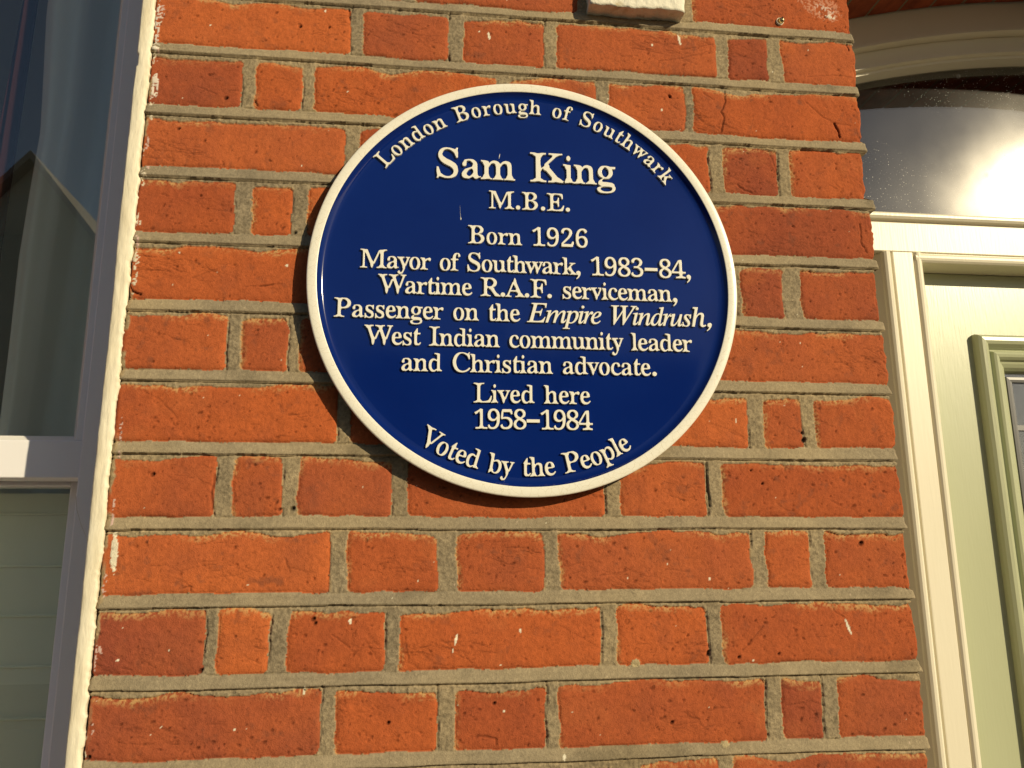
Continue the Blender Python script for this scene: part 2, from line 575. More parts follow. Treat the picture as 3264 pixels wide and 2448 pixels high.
Hp = -1.1 + 1.4 * jx + .45 * n9 + .35 * n4 + .28 * n2 + .12 * n1
crev = sst(-.15, .3, vn(U / 400, V / 21, 35)) * np.clip(1 - np.abs(jx * JW - .9) / 1.2, 0, 1)
Hp = Hp - 2.8 * crev
# under the ribbon the perpends are cut back too
Hp = Hp - 1.6 * cut
H = np.where(isb, Hb, np.where(ribbon, Hr, np.where(perp, Hp, Hs)))

# --- albedo
OR = np.array([.465, .116, .034], np.float32); DK = np.array([.285, .068, .032], np.float32)
dk = np.clip(dark[BID] + .28 * n60 + .16 * n25, 0, 1.15)[..., None]
Cb = OR * (1 - dk) + DK * dk
hue = RNG.uniform(-1, 1, nb).astype(np.float32)[BID][..., None]
Cb = Cb * (1 + hue * np.array([.05, .09, .10], np.float32))
smoke = sst(.05, .75, fb(U, V, 42, 49, 3) + .35 * dark[BID] - .1)[..., None] * .22
Cb = Cb * (1 - smoke) + np.array([.20, .062, .036], np.float32) * smoke
pale = sst(.25, .8, fb(U, V, 34, 41, 3))[..., None] * .35
Cb = Cb * (1 - pale) + np.array([.46, .135, .046], np.float32) * pale
Cb = Cb * (1 + .10 * n2 + .09 * n1 + .08 * n4)[..., None]
soot = sst(.30, .75, fb(U, V, 13, 43, 3) + .25 * fb(U, V, 3, 44))[..., None] * .5 * (.3 + .7 * drag[BID][..., None])
Cb = Cb * (1 - soot) + np.array([.13, .055, .035], np.float32) * soot
edge_d = sst(7, 1, np.minimum(DX, DYl)) * sst(.0, .6, n25 + .4 * n4)
Cb = Cb * (1 - .16 * edge_d[..., None])
# buff lime bloom along upper edges and left arrises
bl = np.maximum(sst(8.5, .5, DYt + 3.5 * n9 + 1.5 * n4) * sst(-.5, .35, vn(U / 42, R * 1.7, 45)),
                .9 * sst(6.0, .5, DL + 3 * n9 + 1.2 * n4) * sst(-.25, .5, vn(U / 300, V / 33, 46)))
bl = np.clip(bl * sst(-.55, .5, n2 + .5 * n1 + .35 * n4), 0, 1)[..., None]
Cb = Cb * (1 - .8 * bl) + np.array([.52, .33, .135], np.float32) * .8 * bl
MO = np.array([.305, .246, .156], np.float32)
patch = fb(U, V, 120, 57, 2)
Cm = MO * (1 + .12 * n25 + .08 * n9 + .12 * n2 + .11 * n1 + .05 * tro + .16 * patch)[..., None]
Cm = Cm * (1 + patch[..., None] * np.array([.03, 0, -.08], np.float32))
sh = (smr | perp)[..., None]
Cm = np.where(sh, Cm * np.array([.97, .95, .92], np.float32) * (1 + .16 * n4 + .12 * n2)[..., None], Cm)
# red brick dust / ochre staining where smear meets the brick
oc = (sst(-2.6, 0, D) * sst(-.2, .6, n4 + .4 * n9))[..., None] * (smr | perp)[..., None]
Cm = Cm * (1 - .45 * oc) + np.array([.42, .26, .10], np.float32) * .45 * oc
dirt = sst(.35, .8, fb(U, V, 55, 47, 3))[..., None] * .30
Cm = Cm * (1 - dirt)
grain = (vn(U / .9, V / .9, 48) > .80)[..., None]
Cm = np.where(grain, Cm * 1.25, Cm)
C = np.where(isb[..., None], Cb, Cm)


# --- stamps: pits, creases, chips, paint
def window(x, z, rad):
    a = np.searchsorted(ss, x - rad); b = np.searchsorted(ss, x + rad)
    c = np.searchsorted(vv, z - rad); d = np.searchsorted(vv, z + rad)
    return slice(c, d), slice(a, b)


def pitmark(x, z, rad, depth, darkn, asp=1.0, ang=0.0):
    s = window(x, z, rad * 2.2 * max(1, asp))
    dx = U[s] - x; dz = V[s] - z
    if dx.size == 0:
        return
    ca, sa = math.cos(ang), math.sin(ang)
    e = np.hypot((dx * ca + dz * sa) / asp, -dx * sa + dz * ca) / rad
    g = np.clip(1.25 - e, 0, 1)
    H[s] -= depth * g
    C[s] *= (1 - darkn * np.clip(g * 1.4, 0, 1))[..., None]


def stroke(pts, wdt, depth, darkn):
    for (x0, z0), (x1, z1) in zip(pts, pts[1:]):
        n = max(1, int(math.hypot(x1 - x0, z1 - z0) / .55))
        for i in range(n):
            t = i / n
            x = x0 + (x1 - x0) * t; z = z0 + (z1 - z0) * t
            s = window(x, z, wdt * 1.6 + 1.2)
            dx = U[s] - x
            if dx.size == 0:
                continue
            e = np.hypot(dx, V[s] - z) / wdt
            g = np.clip(1.3 - e, 0, 1)
            H[s] = np.minimum(H[s], H[s] * 0 + np.where(g > 0, H[s] - depth * g * .35, H[s]))
            C[s] *= (1 - darkn * g * .4)[..., None]


def crease(x, z, length, ang, wdt=.55, depth=.6, darkn=.55, wig=.35):
    pts = [(x, z)]
    n = max(3, int(length / 3.5))
    for i in range(n):
        a = ang + random.uniform(-wig, wig)
        x += length / n * math.cos(a); z += length / n * math.sin(a)
        pts.append((x, z))
    stroke(pts, wdt, depth, darkn)


def inview(z):
    return -890 < z < 70


for b, (r, q, a, c) in enumerate(bricks):
    zc = -75 * r + 40
    if not inview(zc) or c - a < 10:
        continue
    area = (c - a) * 55
    for i in range(int(area / 62 * pit[b])):
        rad = .36 + random.expovariate(3.2)
        rad = min(rad, 1.45)
        pitmark(random.uniform(a + 2, c - 2), random.uniform(zc - 26, zc + 26), rad, .45 + .75 * rad, random.uniform(.12, .5),
                random.uniform(1, 2.3), random.uniform(-.4, 1.2))
    ncr = int(random.choice((2, 5, 9, 13, 18, 26)) * (c - a) / 100)
    cz = random.uniform(zc - 15, zc + 15); cx_ = random.uniform(a + 10, c - 10)
    for i in range(ncr):
        crease(min(max(cx_ + random.gauss(0, 28), a + 3), c - 14), min(max(cz + random.gauss(0, 8), zc - 24), zc + 24),
               random.uniform(6, 24), random.choice((random.uniform(-.45, .15), random.uniform(-.9, .1))), random.uniform(.4, .7),
               random.uniform(.4, .9), random.uniform(.3, .6))
    for i in range(random.choice((0, 0, 1, 1, 2))):       # old bubbles and stones
        x = random.uniform(a + 8, c - 8); z = random.uniform(zc - 22, zc + 22); rr_ = random.uniform(1.8, 4.2)
        for k in range(14):
            t = k / 14 * 6.283
            if random.random() < .75:
                pitmark(x + rr_ * .9 * math.cos(t), z + rr_ * 1.2 * math.sin(t), .7, .5, .35)
# cracks and holes seen in the photograph
STROKES = [
    (1.0, 2.0, [(307.4, -79.9), (307.3, -95.0), (301.1, -108.5), (304.2, -115.8), (299.4, -136.5)]),
    (0.7, 1.4, [(279.6, -85.5), (293.2, -94.0)]),
    (0.6, 1.2, [(233.2, -86.7), (239.0, -91.9), (244.8, -98.1)]),
    (1.3, 2.4, [(237.4, -89.2), (239.8, -93.7)]),
    (0.65, 1.4, [(408.9, -88.5), (428.2, -106.3), (442.0, -114.0), (467.2, -117.2)]),
    (1.3, 2.8, [(443.8, -114.8), (448.3, -124.0), (450.1, -134.2)]),
    (0.5, 1.0, [(457.0, -91.1), (461.9, -106.1)]),
    (0.6, 1.2, [(191.1, -30.9), (210.3, -32.4), (231.2, -35.6)]),
    (0.6, 1.2, [(227.2, -45.5), (257.4, -39.5), (282.7, -31.9), (293.7, -26.2)]),
    (0.6, 1.2, [(254.4, -29.1), (276.0, -23.7), (297.8, -17.6)]),
    (0.5, 1, [(169.6, -50.5), (195.7, -46.8)]),
    (0.5, 1, [(180.2, -44.1), (202.9, -40.5)]),
    (1.0, 2.0, [(470.1, -3.3), (471.9, -14.1)]),
    (0.55, 1.1, [(414.7, -53.5), (448.1, -49.2), (481.3, -49.9)]),
    (0.9, 2.0, [(315.2, -201.4), (324.3, -208.1), (334.5, -211.2)]),
    (0.8, 1.3, [(357.9, -155.3), (363.5, -173.4), (367.8, -186.0)]),
    (0.7, 1.3, [(430.8, -195.5), (441.0, -200.5)]),
    (1.2, 2.6, [(-354.1, -350.7), (-349.4, -356.0), (-342.2, -358.1)]),
    (0.5, 0.9, [(-335.3, -330.5), (-318.8, -330.7), (-309.9, -334.3)]),
    (0.5, 0.9, [(-292.3, -338.4), (-272.7, -329.8), (-258.0, -332.5), (-246.0, -337.6)]),
    (0.6, 1.1, [(-236.7, -346.0), (-217.8, -344.5), (-198.8, -341.5)]),
    (0.9, 1.4, [(-222.1, -345.5), (-207.6, -342.6)]),
    (0.5, 0.9, [(-336.2, -344.7), (-328.5, -352.2), (-316.9, -354.9)]),
    (0.6, 1.2, [(-327.7, -462.8), (-313.3, -469.9), (-301.3, -481.4), (-294.4, -490.1)]),
    (0.7, 1.2, [(-298.9, -493.8), (-296.7, -495.7), (-294.7, -494.5), (-295.6, -492.3)]),
    (0.6, 1.1, [(-183.0, -481.9), (-174.2, -485.5), (-165.7, -484.6)]),
    (0.6, 1.1, [(-349.8, -430.6), (-337.7, -426.6)]),
    (0.6, 1.0, [(-304.8, -326.3), (-301.6, -329.6)]),
    (0.5, 0.9, [(-270.6, -615.8), (-253.3, -612.4), (-230.0, -614.5)]),
    (0.5, 0.9, [(-313.2, -634.6), (-294.6, -634.7), (-280.9, -639.6), (-265.1, -636.3), (-246.4, -633.7)]),
    (0.7, 1.3, [(-181.3, -628.6), (-178.1, -636.9), (-175.7, -643.1)]),
    (0.6, 1.1, [(-178.0, -637.5), (-161.3, -641.1), (-150.2, -643.9)]),
    (0.55, 1, [(-244.3, -644.6), (-237.5, -646.7), (-231.8, -650.1)]),
    (0.8, 1.6, [(-277.6, -656.5), (-269.7, -655.2), (-270.0, -659.9)]),
    (0.7, 1.4, [(-132.6, -701.8), (-124.2, -708.0), (-114.3, -715.5)]),
    (0.7, 1.3, [(-327.2, -729.2), (-317.9, -732.6)]),
    (0.5, 1, [(-219.1, -637.3), (-205.2, -642.2)]),
    (0.5, 1, [(-170.7, -618.9), (-168.9, -627.3)]),
    (0.7, 1.3, [(387.8, -675.9), (390.1, -686.1), (400.5, -692.8)]),
    (0.6, 1.1, [(312.3, -696.6), (305.5, -705.1), (285.7, -724.5)]),
    (0.5, 1.0, [(436.0, -689.6), (431.4, -709.8)]),
    (0.35, 0.7, [(339.2, -711.0), (379.7, -711.9)]),
    (0.6, 1.1, [(334.4, -572.8), (345.0, -580.4), (356.2, -581.9)]),
    (0.6, 1.1, [(397.6, -571.1), (408.6, -575.7)]),
    (0.5, 1, [(94.2, -696.6), (110.4, -705.5), (136.7, -720.5)]),
    (0.9, 2, [(13.5, -800.1), (29.1, -802.4), (29.1, -809.6)]),
    (0.9, 1.8, [(76.3, -809.2), (80.3, -802.0)]),
    (0.7, 1.2, [(-61.7, -705.7), (-57.3, -730.2)]),
    (0.6, 1.2, [(285.3, -494.6), (301.0, -500.6), (307.2, -505.3)]),
    (0.5, 1, [(266.4, -486.9), (291.7, -494.5), (308.8, -505.3)]),
    (0.45, 0.8, [(393.8, -413.7), (415.6, -414.9), (441.6, -411.0)]),
    (0.45, 0.8, [(406.4, -423.4), (437.3, -419.4)]),
    (0.9, 1.2, [(349.4, -325.1), (358.6, -328.2)]),
    (0.9, 1.8, [(463.6, -244.4), (462.9, -269.4), (470.5, -281.5)]),
    (1.2, 3, [(259.1, -530.3), (258.7, -550.2), (260.2, -577.5)]),
    (0.9, 2.4, [(-140.7, -1.7), (-138.9, -18.4)]),
    (1.1, 2.4, [(-26.1, -55.3), (-23.0, -62.5)]),
    (1.0, 2.2, [(-239.9, -127.6), (-235.7, -135.2)]),
    (0.9, 2.2, [(-357.5, -73.2), (-354.5, -81.8)]),
    (1.0, 2.4, [(-254.5, -544.3), (-256.0, -562.8), (-254.3, -581.1)]),
]
HOLES = [ (371.7, -503.8, 3.2), (370.8, -495.1, 1.6), (249.0, -728.1, 2.4), (249.5, -725.3, 2.0), (-176.8, -579.6, 3.0), (-189.3, -580.3, 2.0), (427.5, -616.1, 3.2), (-314.6, -546.1, 2.6), (-151.7, -687.5, 2.6), (-149.5, -691.5, 2.0), (-319.1, -167.1, 2.0), (-195.0, -31.1, 2.2), (-162.3, -29.5, 1.6), (-271.4, -127.0, 2.6), (239.0, -91.9, 1.6), (-255.4, -733.7, 2.4), (308.1, -537.7, 1.6), (319.9, -552.2, 1.6), (-350.7, -808.6, 2.6), (324.6, -728.6, 1.8), (281.4, -731.3, 2), (27.2, -770.2, 2.0), (-76.2, -785.8, 2), (207.0, -792.5, 2.2), (-189.1, -283.3, 2.2) ]
FLECKS = [ (-167.6, -8.6, 0.7, 2.2, 0), (11.1, -21.7, 0.9, 0.9, 0), (22.5, -26.4, 1.3, 5, 0.15), (254.3, -14.6, 1.7, 7.5, 0.15), (219.9, -24.9, 0.9, 1.4, 0), (-10.9, -709.4, 1.1, 5, -0.2), (-13.8, -719.7, 0.8, 2.4, -0.2), (53.9, -701.2, 1.3, 1.9, 0), (37.5, -777.3, 1.3, 1.3, 0), (96.4, -821.7, 1.1, 3.4, 0), (-115.2, -690.0, 1.9, 2.4, 0.2), (-156.8, -753.6, 1.2, 4.2, -0.1), (-332.0, -722.6, 1.5, 1.5, 0.3), (403.8, -702.8, 1.3, 9.0, 0.33), (-195.4, -320.9, 1.3, 1.5, 0), (-307.0, -310.1, 0.9, 0.9, 0), (228.3, -110.3, 0.8, 1.6, 0), (295.0, -482.6, 0.8, 2.6, 0), (296.5, -734.4, 1.6, 1, 0), (349.0, -108.4, 0.5, 0.5, 0), (-138.5, -110.4, 0.9, 0.9, 0), (-285.7, -714.4, 0.8, 1.2, 0), (-220.4, -787.6, 0.9, 0.9, 0), (209.8, -636.5, 0.8, 1.2, 0), (254.6, -652.1, 0.8, 1.6, 0) ]
for w_, d_, pts in STROKES:
    j_ = []
    for (x0, z0), (x1, z1) in zip(pts, pts[1:]):
        for k in range(3):
            j_.append((x0 + (x1 - x0) * k / 3 + random.uniform(-.7, .7), z0 + (z1 - z0) * k / 3 + random.uniform(-.7, .7)))
    stroke(j_ + [pts[-1]], w_, d_, .45 + .2 * w_)
for x, z, rr_ in HOLES:
    pitmark(x, z, rr_ * .8, 2.8, .7, 1.25, .7)
    pitmark(x + rr_ * .5, z + rr_ * .4, rr_ * .5, 1.6, .5, 1.1, .2)


def paint(x, z, w_, h_, col, ang=0.0, seed=0, thr=-.1, raise_=.3):
    s = window(x, z, max(w_, h_) + 3)
    dx = U[s] - x; dz = V[s] - z
    if dx.size == 0:
        return
    ca, sa = math.cos(ang), math.sin(ang)
    a = (dx * ca + dz * sa) / w_; b = (-dx * sa + dz * ca) / h_
    m_ = (a * a + b * b + .45 * n4[s] + .30 * n2[s]) < 1
    if thr > -1:
        m_ &= (n2[s] + .6 * n4[s] > thr)
    C[s] = np.where(m_[..., None], np.array(col, np.float32), C[s])
    H[s] += np.where(m_, raise_, 0)


CREAM = (.74, .68, .52); PINK = (.60, .42, .36)
# flecks and runs of paint on the brick faces
for x, z, w_, h_, an in FLECKS:
    paint(x, z, w_, h_, CREAM, an, thr=-2, raise_=.15)
for i in range(110):
    x = random.uniform(UL + 6, UR - 4); z = random.uniform(-850, 40)
    paint(x, z, random.uniform(.4, .75), random.uniform(.4, .9), random.choice((CREAM, (.55, .42, .30))), 0, thr=-2, raise_=.1)
# scrapes of white paint down the left arris, beside the window render
for i in range(30):
    z = random.uniform(-850, 40)
    paint(UL + 5.5 + random.uniform(-4, 3), z, random.uniform(1.2, 3.2), random.uniform(4, 15), random.choice((CREAM, PINK, PINK, (.66, .58, .44))), 0,
          thr=random.uniform(-.1, .45), raise_=.2)
paint(UL + 11, -622, 3.4, 19, (.72, .66, .50), .03, thr=-.9, raise_=.4)
paint(UL + 7, -118, 4, 17, (.72, .64, .54), 0, thr=-.35, raise_=.4)
paint(UL + 4, -40, 3, 28, (.70, .62, .54), 0, thr=-.2, raise_=.4)
paint(UL + 5, -70, 4, 5, (.74, .68, .56), 0, thr=-.5, raise_=.5)
# whitened scrape on the brick beside the fanlight, top right
paint(440, 48, 30, 18, (.52, .22, .13), -.5, thr=-.2, raise_=0)
paint(447, 40, 17, 8, (.62, .42, .33), -.5, thr=.05, raise_=.1)
paint(451, 33, 9, 3, (.72, .62, .50), -.3, thr=.1, raise_=.2)
# pale lumps left on the beds
for x, z in ((262, -814), (277, -888), (172, -735)):
    paint(x, z, 5, 3.5, (.42, .34, .19), .3, thr=-2, raise_=.8)

# --- wrap the sheet round the two corners and displace it along its normal
PX = np.where(U < UR - RC, U, 0.0).astype(np.float32); PY = np.zeros_like(U); NX = np.zeros_like(U); NY = -np.ones_like(U)
q = math.pi / 2 * RC
a = np.clip((U - (UR - RC)) / q, 0, 1) * (math.pi / 2)
m_ = U >= UR - RC
PX = np.where(m_, UR - RC + RC * np.sin(a), PX); PY = np.where(m_, RC - RC * np.cos(a) + np.clip(U - (UR - RC) - q, 0, None), PY)
NX = np.where(m_, np.sin(a), NX); NY = np.where(m_, -np.cos(a), NY)
a2 = np.clip(((UL + RC) - U) / q, 0, 1) * (math.pi / 2)
m2 = U <= UL + RC
PX = np.where(m2, UL + RC - RC * np.sin(a2), PX); PY = np.where(m2, RC - RC * np.cos(a2) + np.clip((UL + RC) - U - q, 0, None), PY)
NX = np.where(m2, -np.sin(a2), NX); NY = np.where(m2, -np.cos(a2), NY)
# bricks of the right-hand arris do not line up exactly; beds bulge past it
near = sst(UR - 60, UR, U)
rowoff = {r: random.uniform(-2.4, 1.4) for r in range(-8, 20)}
rowoff.update({3: -3.5, 2: -1.0, 4: -1.0, 5: -2.5, 12: -2})
ro = np.vectorize(lambda k: rowoff.get(int(k), 0.0))(R).astype(np.float32)
shift = near * (np.where(ribbon, 1.2 + 2.0 * vn(U * 0 + .5, R * 1.37, 52), ro) + 1.2 * vn(U * 0, V / 11, 51) + .5 * vn(U * 0, V / 3.5, 53))
bump3 = near * np.where(ribbon & (R == 3), 4.0, 0)
PX = PX + shift + bump3
cornerchip = sst(UR - 10, UR, U) * np.clip(vn(U / 9, V / 9, 54) - .25, 0, 1) * 4 * isb
H = np.clip(H, -6.5, 5)
rv = sst(45, 58, U - UR + 1.5 * n9)[..., None]          # unseen paint coat added to the doorway return for neutral bounce light
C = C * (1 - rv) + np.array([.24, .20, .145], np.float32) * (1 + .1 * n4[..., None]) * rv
Pm = np.empty(U.shape + (3,), np.float32)
Pm[..., 0] = (PX + NX * (H - cornerchip)) * K
Pm[..., 1] = (PY + NY * (H - cornerchip)) * K
Pm[..., 2] = (V + Z0) * K
sandy = sst(4.5, 2.5, U - UL - 2.2 * n9 - 1.2 * n4) * sst(-.35, .1, vn(U * 0, V / 24, 58)) * (U > UL - 6)
C = C * (1 - sandy[..., None]) + np.array([.36, .27, .15], np.float32) * (1 + .2 * n2[..., None]) * sandy[..., None]
C = np.clip(C, .004, .9)
place('pier', grid_mesh('pier', Pm, C), M_brick, wall)
del Hb, Hr, Hs, Hp, Cb, Cm

# --- the rest of the house front, plainer: machine-laid brick pattern in the material
M_wall2 = mat('plain_brickwork', rough=.95, spec=.1)
_tc = nd(M_wall2, 'ShaderNodeTexCoord'); _sp = nd(M_wall2, 'ShaderNodeSeparateXYZ'); _cb = nd(M_wall2, 'ShaderNodeCombineXYZ')
lk(M_wall2, _tc.outputs['Object'], _sp.inputs[0]); lk(M_wall2, _sp.outputs[0], _cb.inputs[0]); lk(M_wall2, _sp.outputs[2], _cb.inputs[1])
_bt = nd(M_wall2, 'ShaderNodeTexBrick')
_bt.inputs['Scale'].default_value = 1.0; _bt.inputs['Brick Width'].default_value = .225; _bt.inputs['Row Height'].default_value = .075
_bt.inputs['Mortar Size'].default_value = .007; _bt.inputs['Color1'].default_value = (.46, .095, .03, 1); _bt.inputs['Color2'].default_value = (.32, .065, .03, 1)
_bt.inputs['Mortar'].default_value = (.24, .19, .11, 1); _bt.inputs['Mortar Smooth'].default_value = .2
lk(M_wall2, _cb.outputs[0], _bt.inputs['Vector']); lk(M_wall2, _bt.outputs['Color'], bsdf(M_wall2).inputs['Base Color'])
_bb = nd(M_wall2, 'ShaderNodeBump'); _bb.inputs['Distance'].default_value = .003; _bb.invert = True
lk(M_wall2, _bt.outputs['Fac'], _bb.inputs['Height']); lk(M_wall2, _bb.outputs[0], bsdf(M_wall2).inputs['Normal'])
WXL = -1262.0                       # left side of the window opening
DXR = DOORX + HALF
bm = bmesh.new()
box(bm, UL + 2, UR - 3, 6, 330, -Z0, -1262)                # under the detailed pier
box(bm, UL + 2, UR - 3, 6, 330, 467, 3600)
box(bm, WXL, UL, 4, 330, -Z0, -1180)                       # under the window
box(bm, WXL, UL, 4, 330, 620, 3600)
box(bm, -3200, WXL - 1, 4, 330, -Z0, 3600)
box(bm, DXR + 1, 3600, 4, 330, -Z0, 3600)
from_bm('side_wall', bm, M_wall2, wall)


def arch_z(R_, apex, x):
    return apex - R_ + math.sqrt(R_ * R_ - (x - DOORX) ** 2)


# segmental brick arch over the doorway: voussoirs standing on the soffit, plus the wall above
bm = bmesh.new(); bmm = bmesh.new(); bmw = bmesh.new()
RA, AP = 1797.0, 271.0
czA = AP - RA
nv_ = 22
half_a = math.asin(HALF / RA)
for i in range(nv_):
    a0 = -half_a + 2 * half_a * i / nv_; a1 = -half_a + 2 * half_a * (i + 1) / nv_
    g = (a1 - a0) * .03
    o_ = random.uniform(-.35, .35)
    for (b0, b1, r0, r1, y0, y1, target) in ((a0 + g, a1 - g, RA + o_, RA + 216, 2 + o_, 226, bm), (a0, a1, RA + .5, RA + 214, 7, 224, bmm)):
        vs = []
        for aa in (b0, b1):
            for y in (y0, y1):
                for rr in (r0, r1):
                    vs.append(target.verts.new(W(DOORX + rr * math.sin(aa), y, czA + rr * math.cos(aa))))
        for f in ((0, 1, 3, 2), (4, 6, 7, 5), (0, 4, 5, 1), (2, 3, 7, 6), (0, 2, 6, 4), (1, 5, 7, 3)):
            target.faces.new([vs[k_] for k_ in f])
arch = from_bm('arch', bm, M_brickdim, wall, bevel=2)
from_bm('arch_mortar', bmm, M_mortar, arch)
prof = [(UR - 3, 3600), (UR - 3, arch_z(RA + 216, AP + 216, UR + 2))]
box(bmw, UR - 2.5, DXR + .5, 5, 328, 488, 3600)
n_ = 16
for i in range(n_):                                     # haunches between the arch back and the flat wall above
    x0 = UR - 2.5 + (DXR + 3 - UR) * i / n_; x1 = UR - 2.5 + (DXR + 3 - UR) * (i + 1) / n_
    zz = min(arch_z(RA + 210, AP + 210, min(max(x0, DOORX - HALF), DOORX + HALF)), arch_z(RA + 210, AP + 210, min(max(x1, DOORX - HALF), DOORX + HALF)))
    box(bmw, x0, x1, 6, 327, zz, 488)
from_bm('upper_wall', bmw, M_wall2, wall)

# ------------------------------------------------------------------ the plaque
PXC, PZC, PR = 63.33, -334.16, 235.1
plaque = thing('memorial_plaque', PXC, 0, PZC, 'round dark blue enamel plaque with raised cream lettering and cream rim on the brick wall', 'plaque')
FY = -13.8       # field surface
bm = bmesh.new()
lathe(bm, PXC, PZC, [(0, FY)] + [(r_, FY) for r_ in (40, 80, 120, 160, 190, 205, 214)] +
      [(217.5, FY - .25), (220, FY - 1.1), (222, FY - 2.7), (223.5, FY - 4.3), (224.3, FY - 5.4)], 256)
from_bm('face', bm, M_blue, plaque, smooth=True)
bm = bmesh.new()
lathe(bm, PXC, PZC, [(224.3, FY - 5.4), (224.6, FY - 5.75), (225.2, FY - 5.9), (229, FY - 6.05), (233.2, FY - 5.95), (234.3, FY - 5.6), (234.9, FY - 4.9),
                     (235.1, FY - 4.2), (235.1, FY - 3.9)], 256)
from_bm('rim', bm, M_rim, plaque, smooth=True)
bm = bmesh.new()
lathe(bm, PXC, PZC, [(235.1, FY - 3.9), (235.0, FY - 1), (234.6, FY + 3), (233.5, -3), (231, 4)], 256)
from_bm('shaded_side', bm, M_side_shade, plaque, smooth=True)

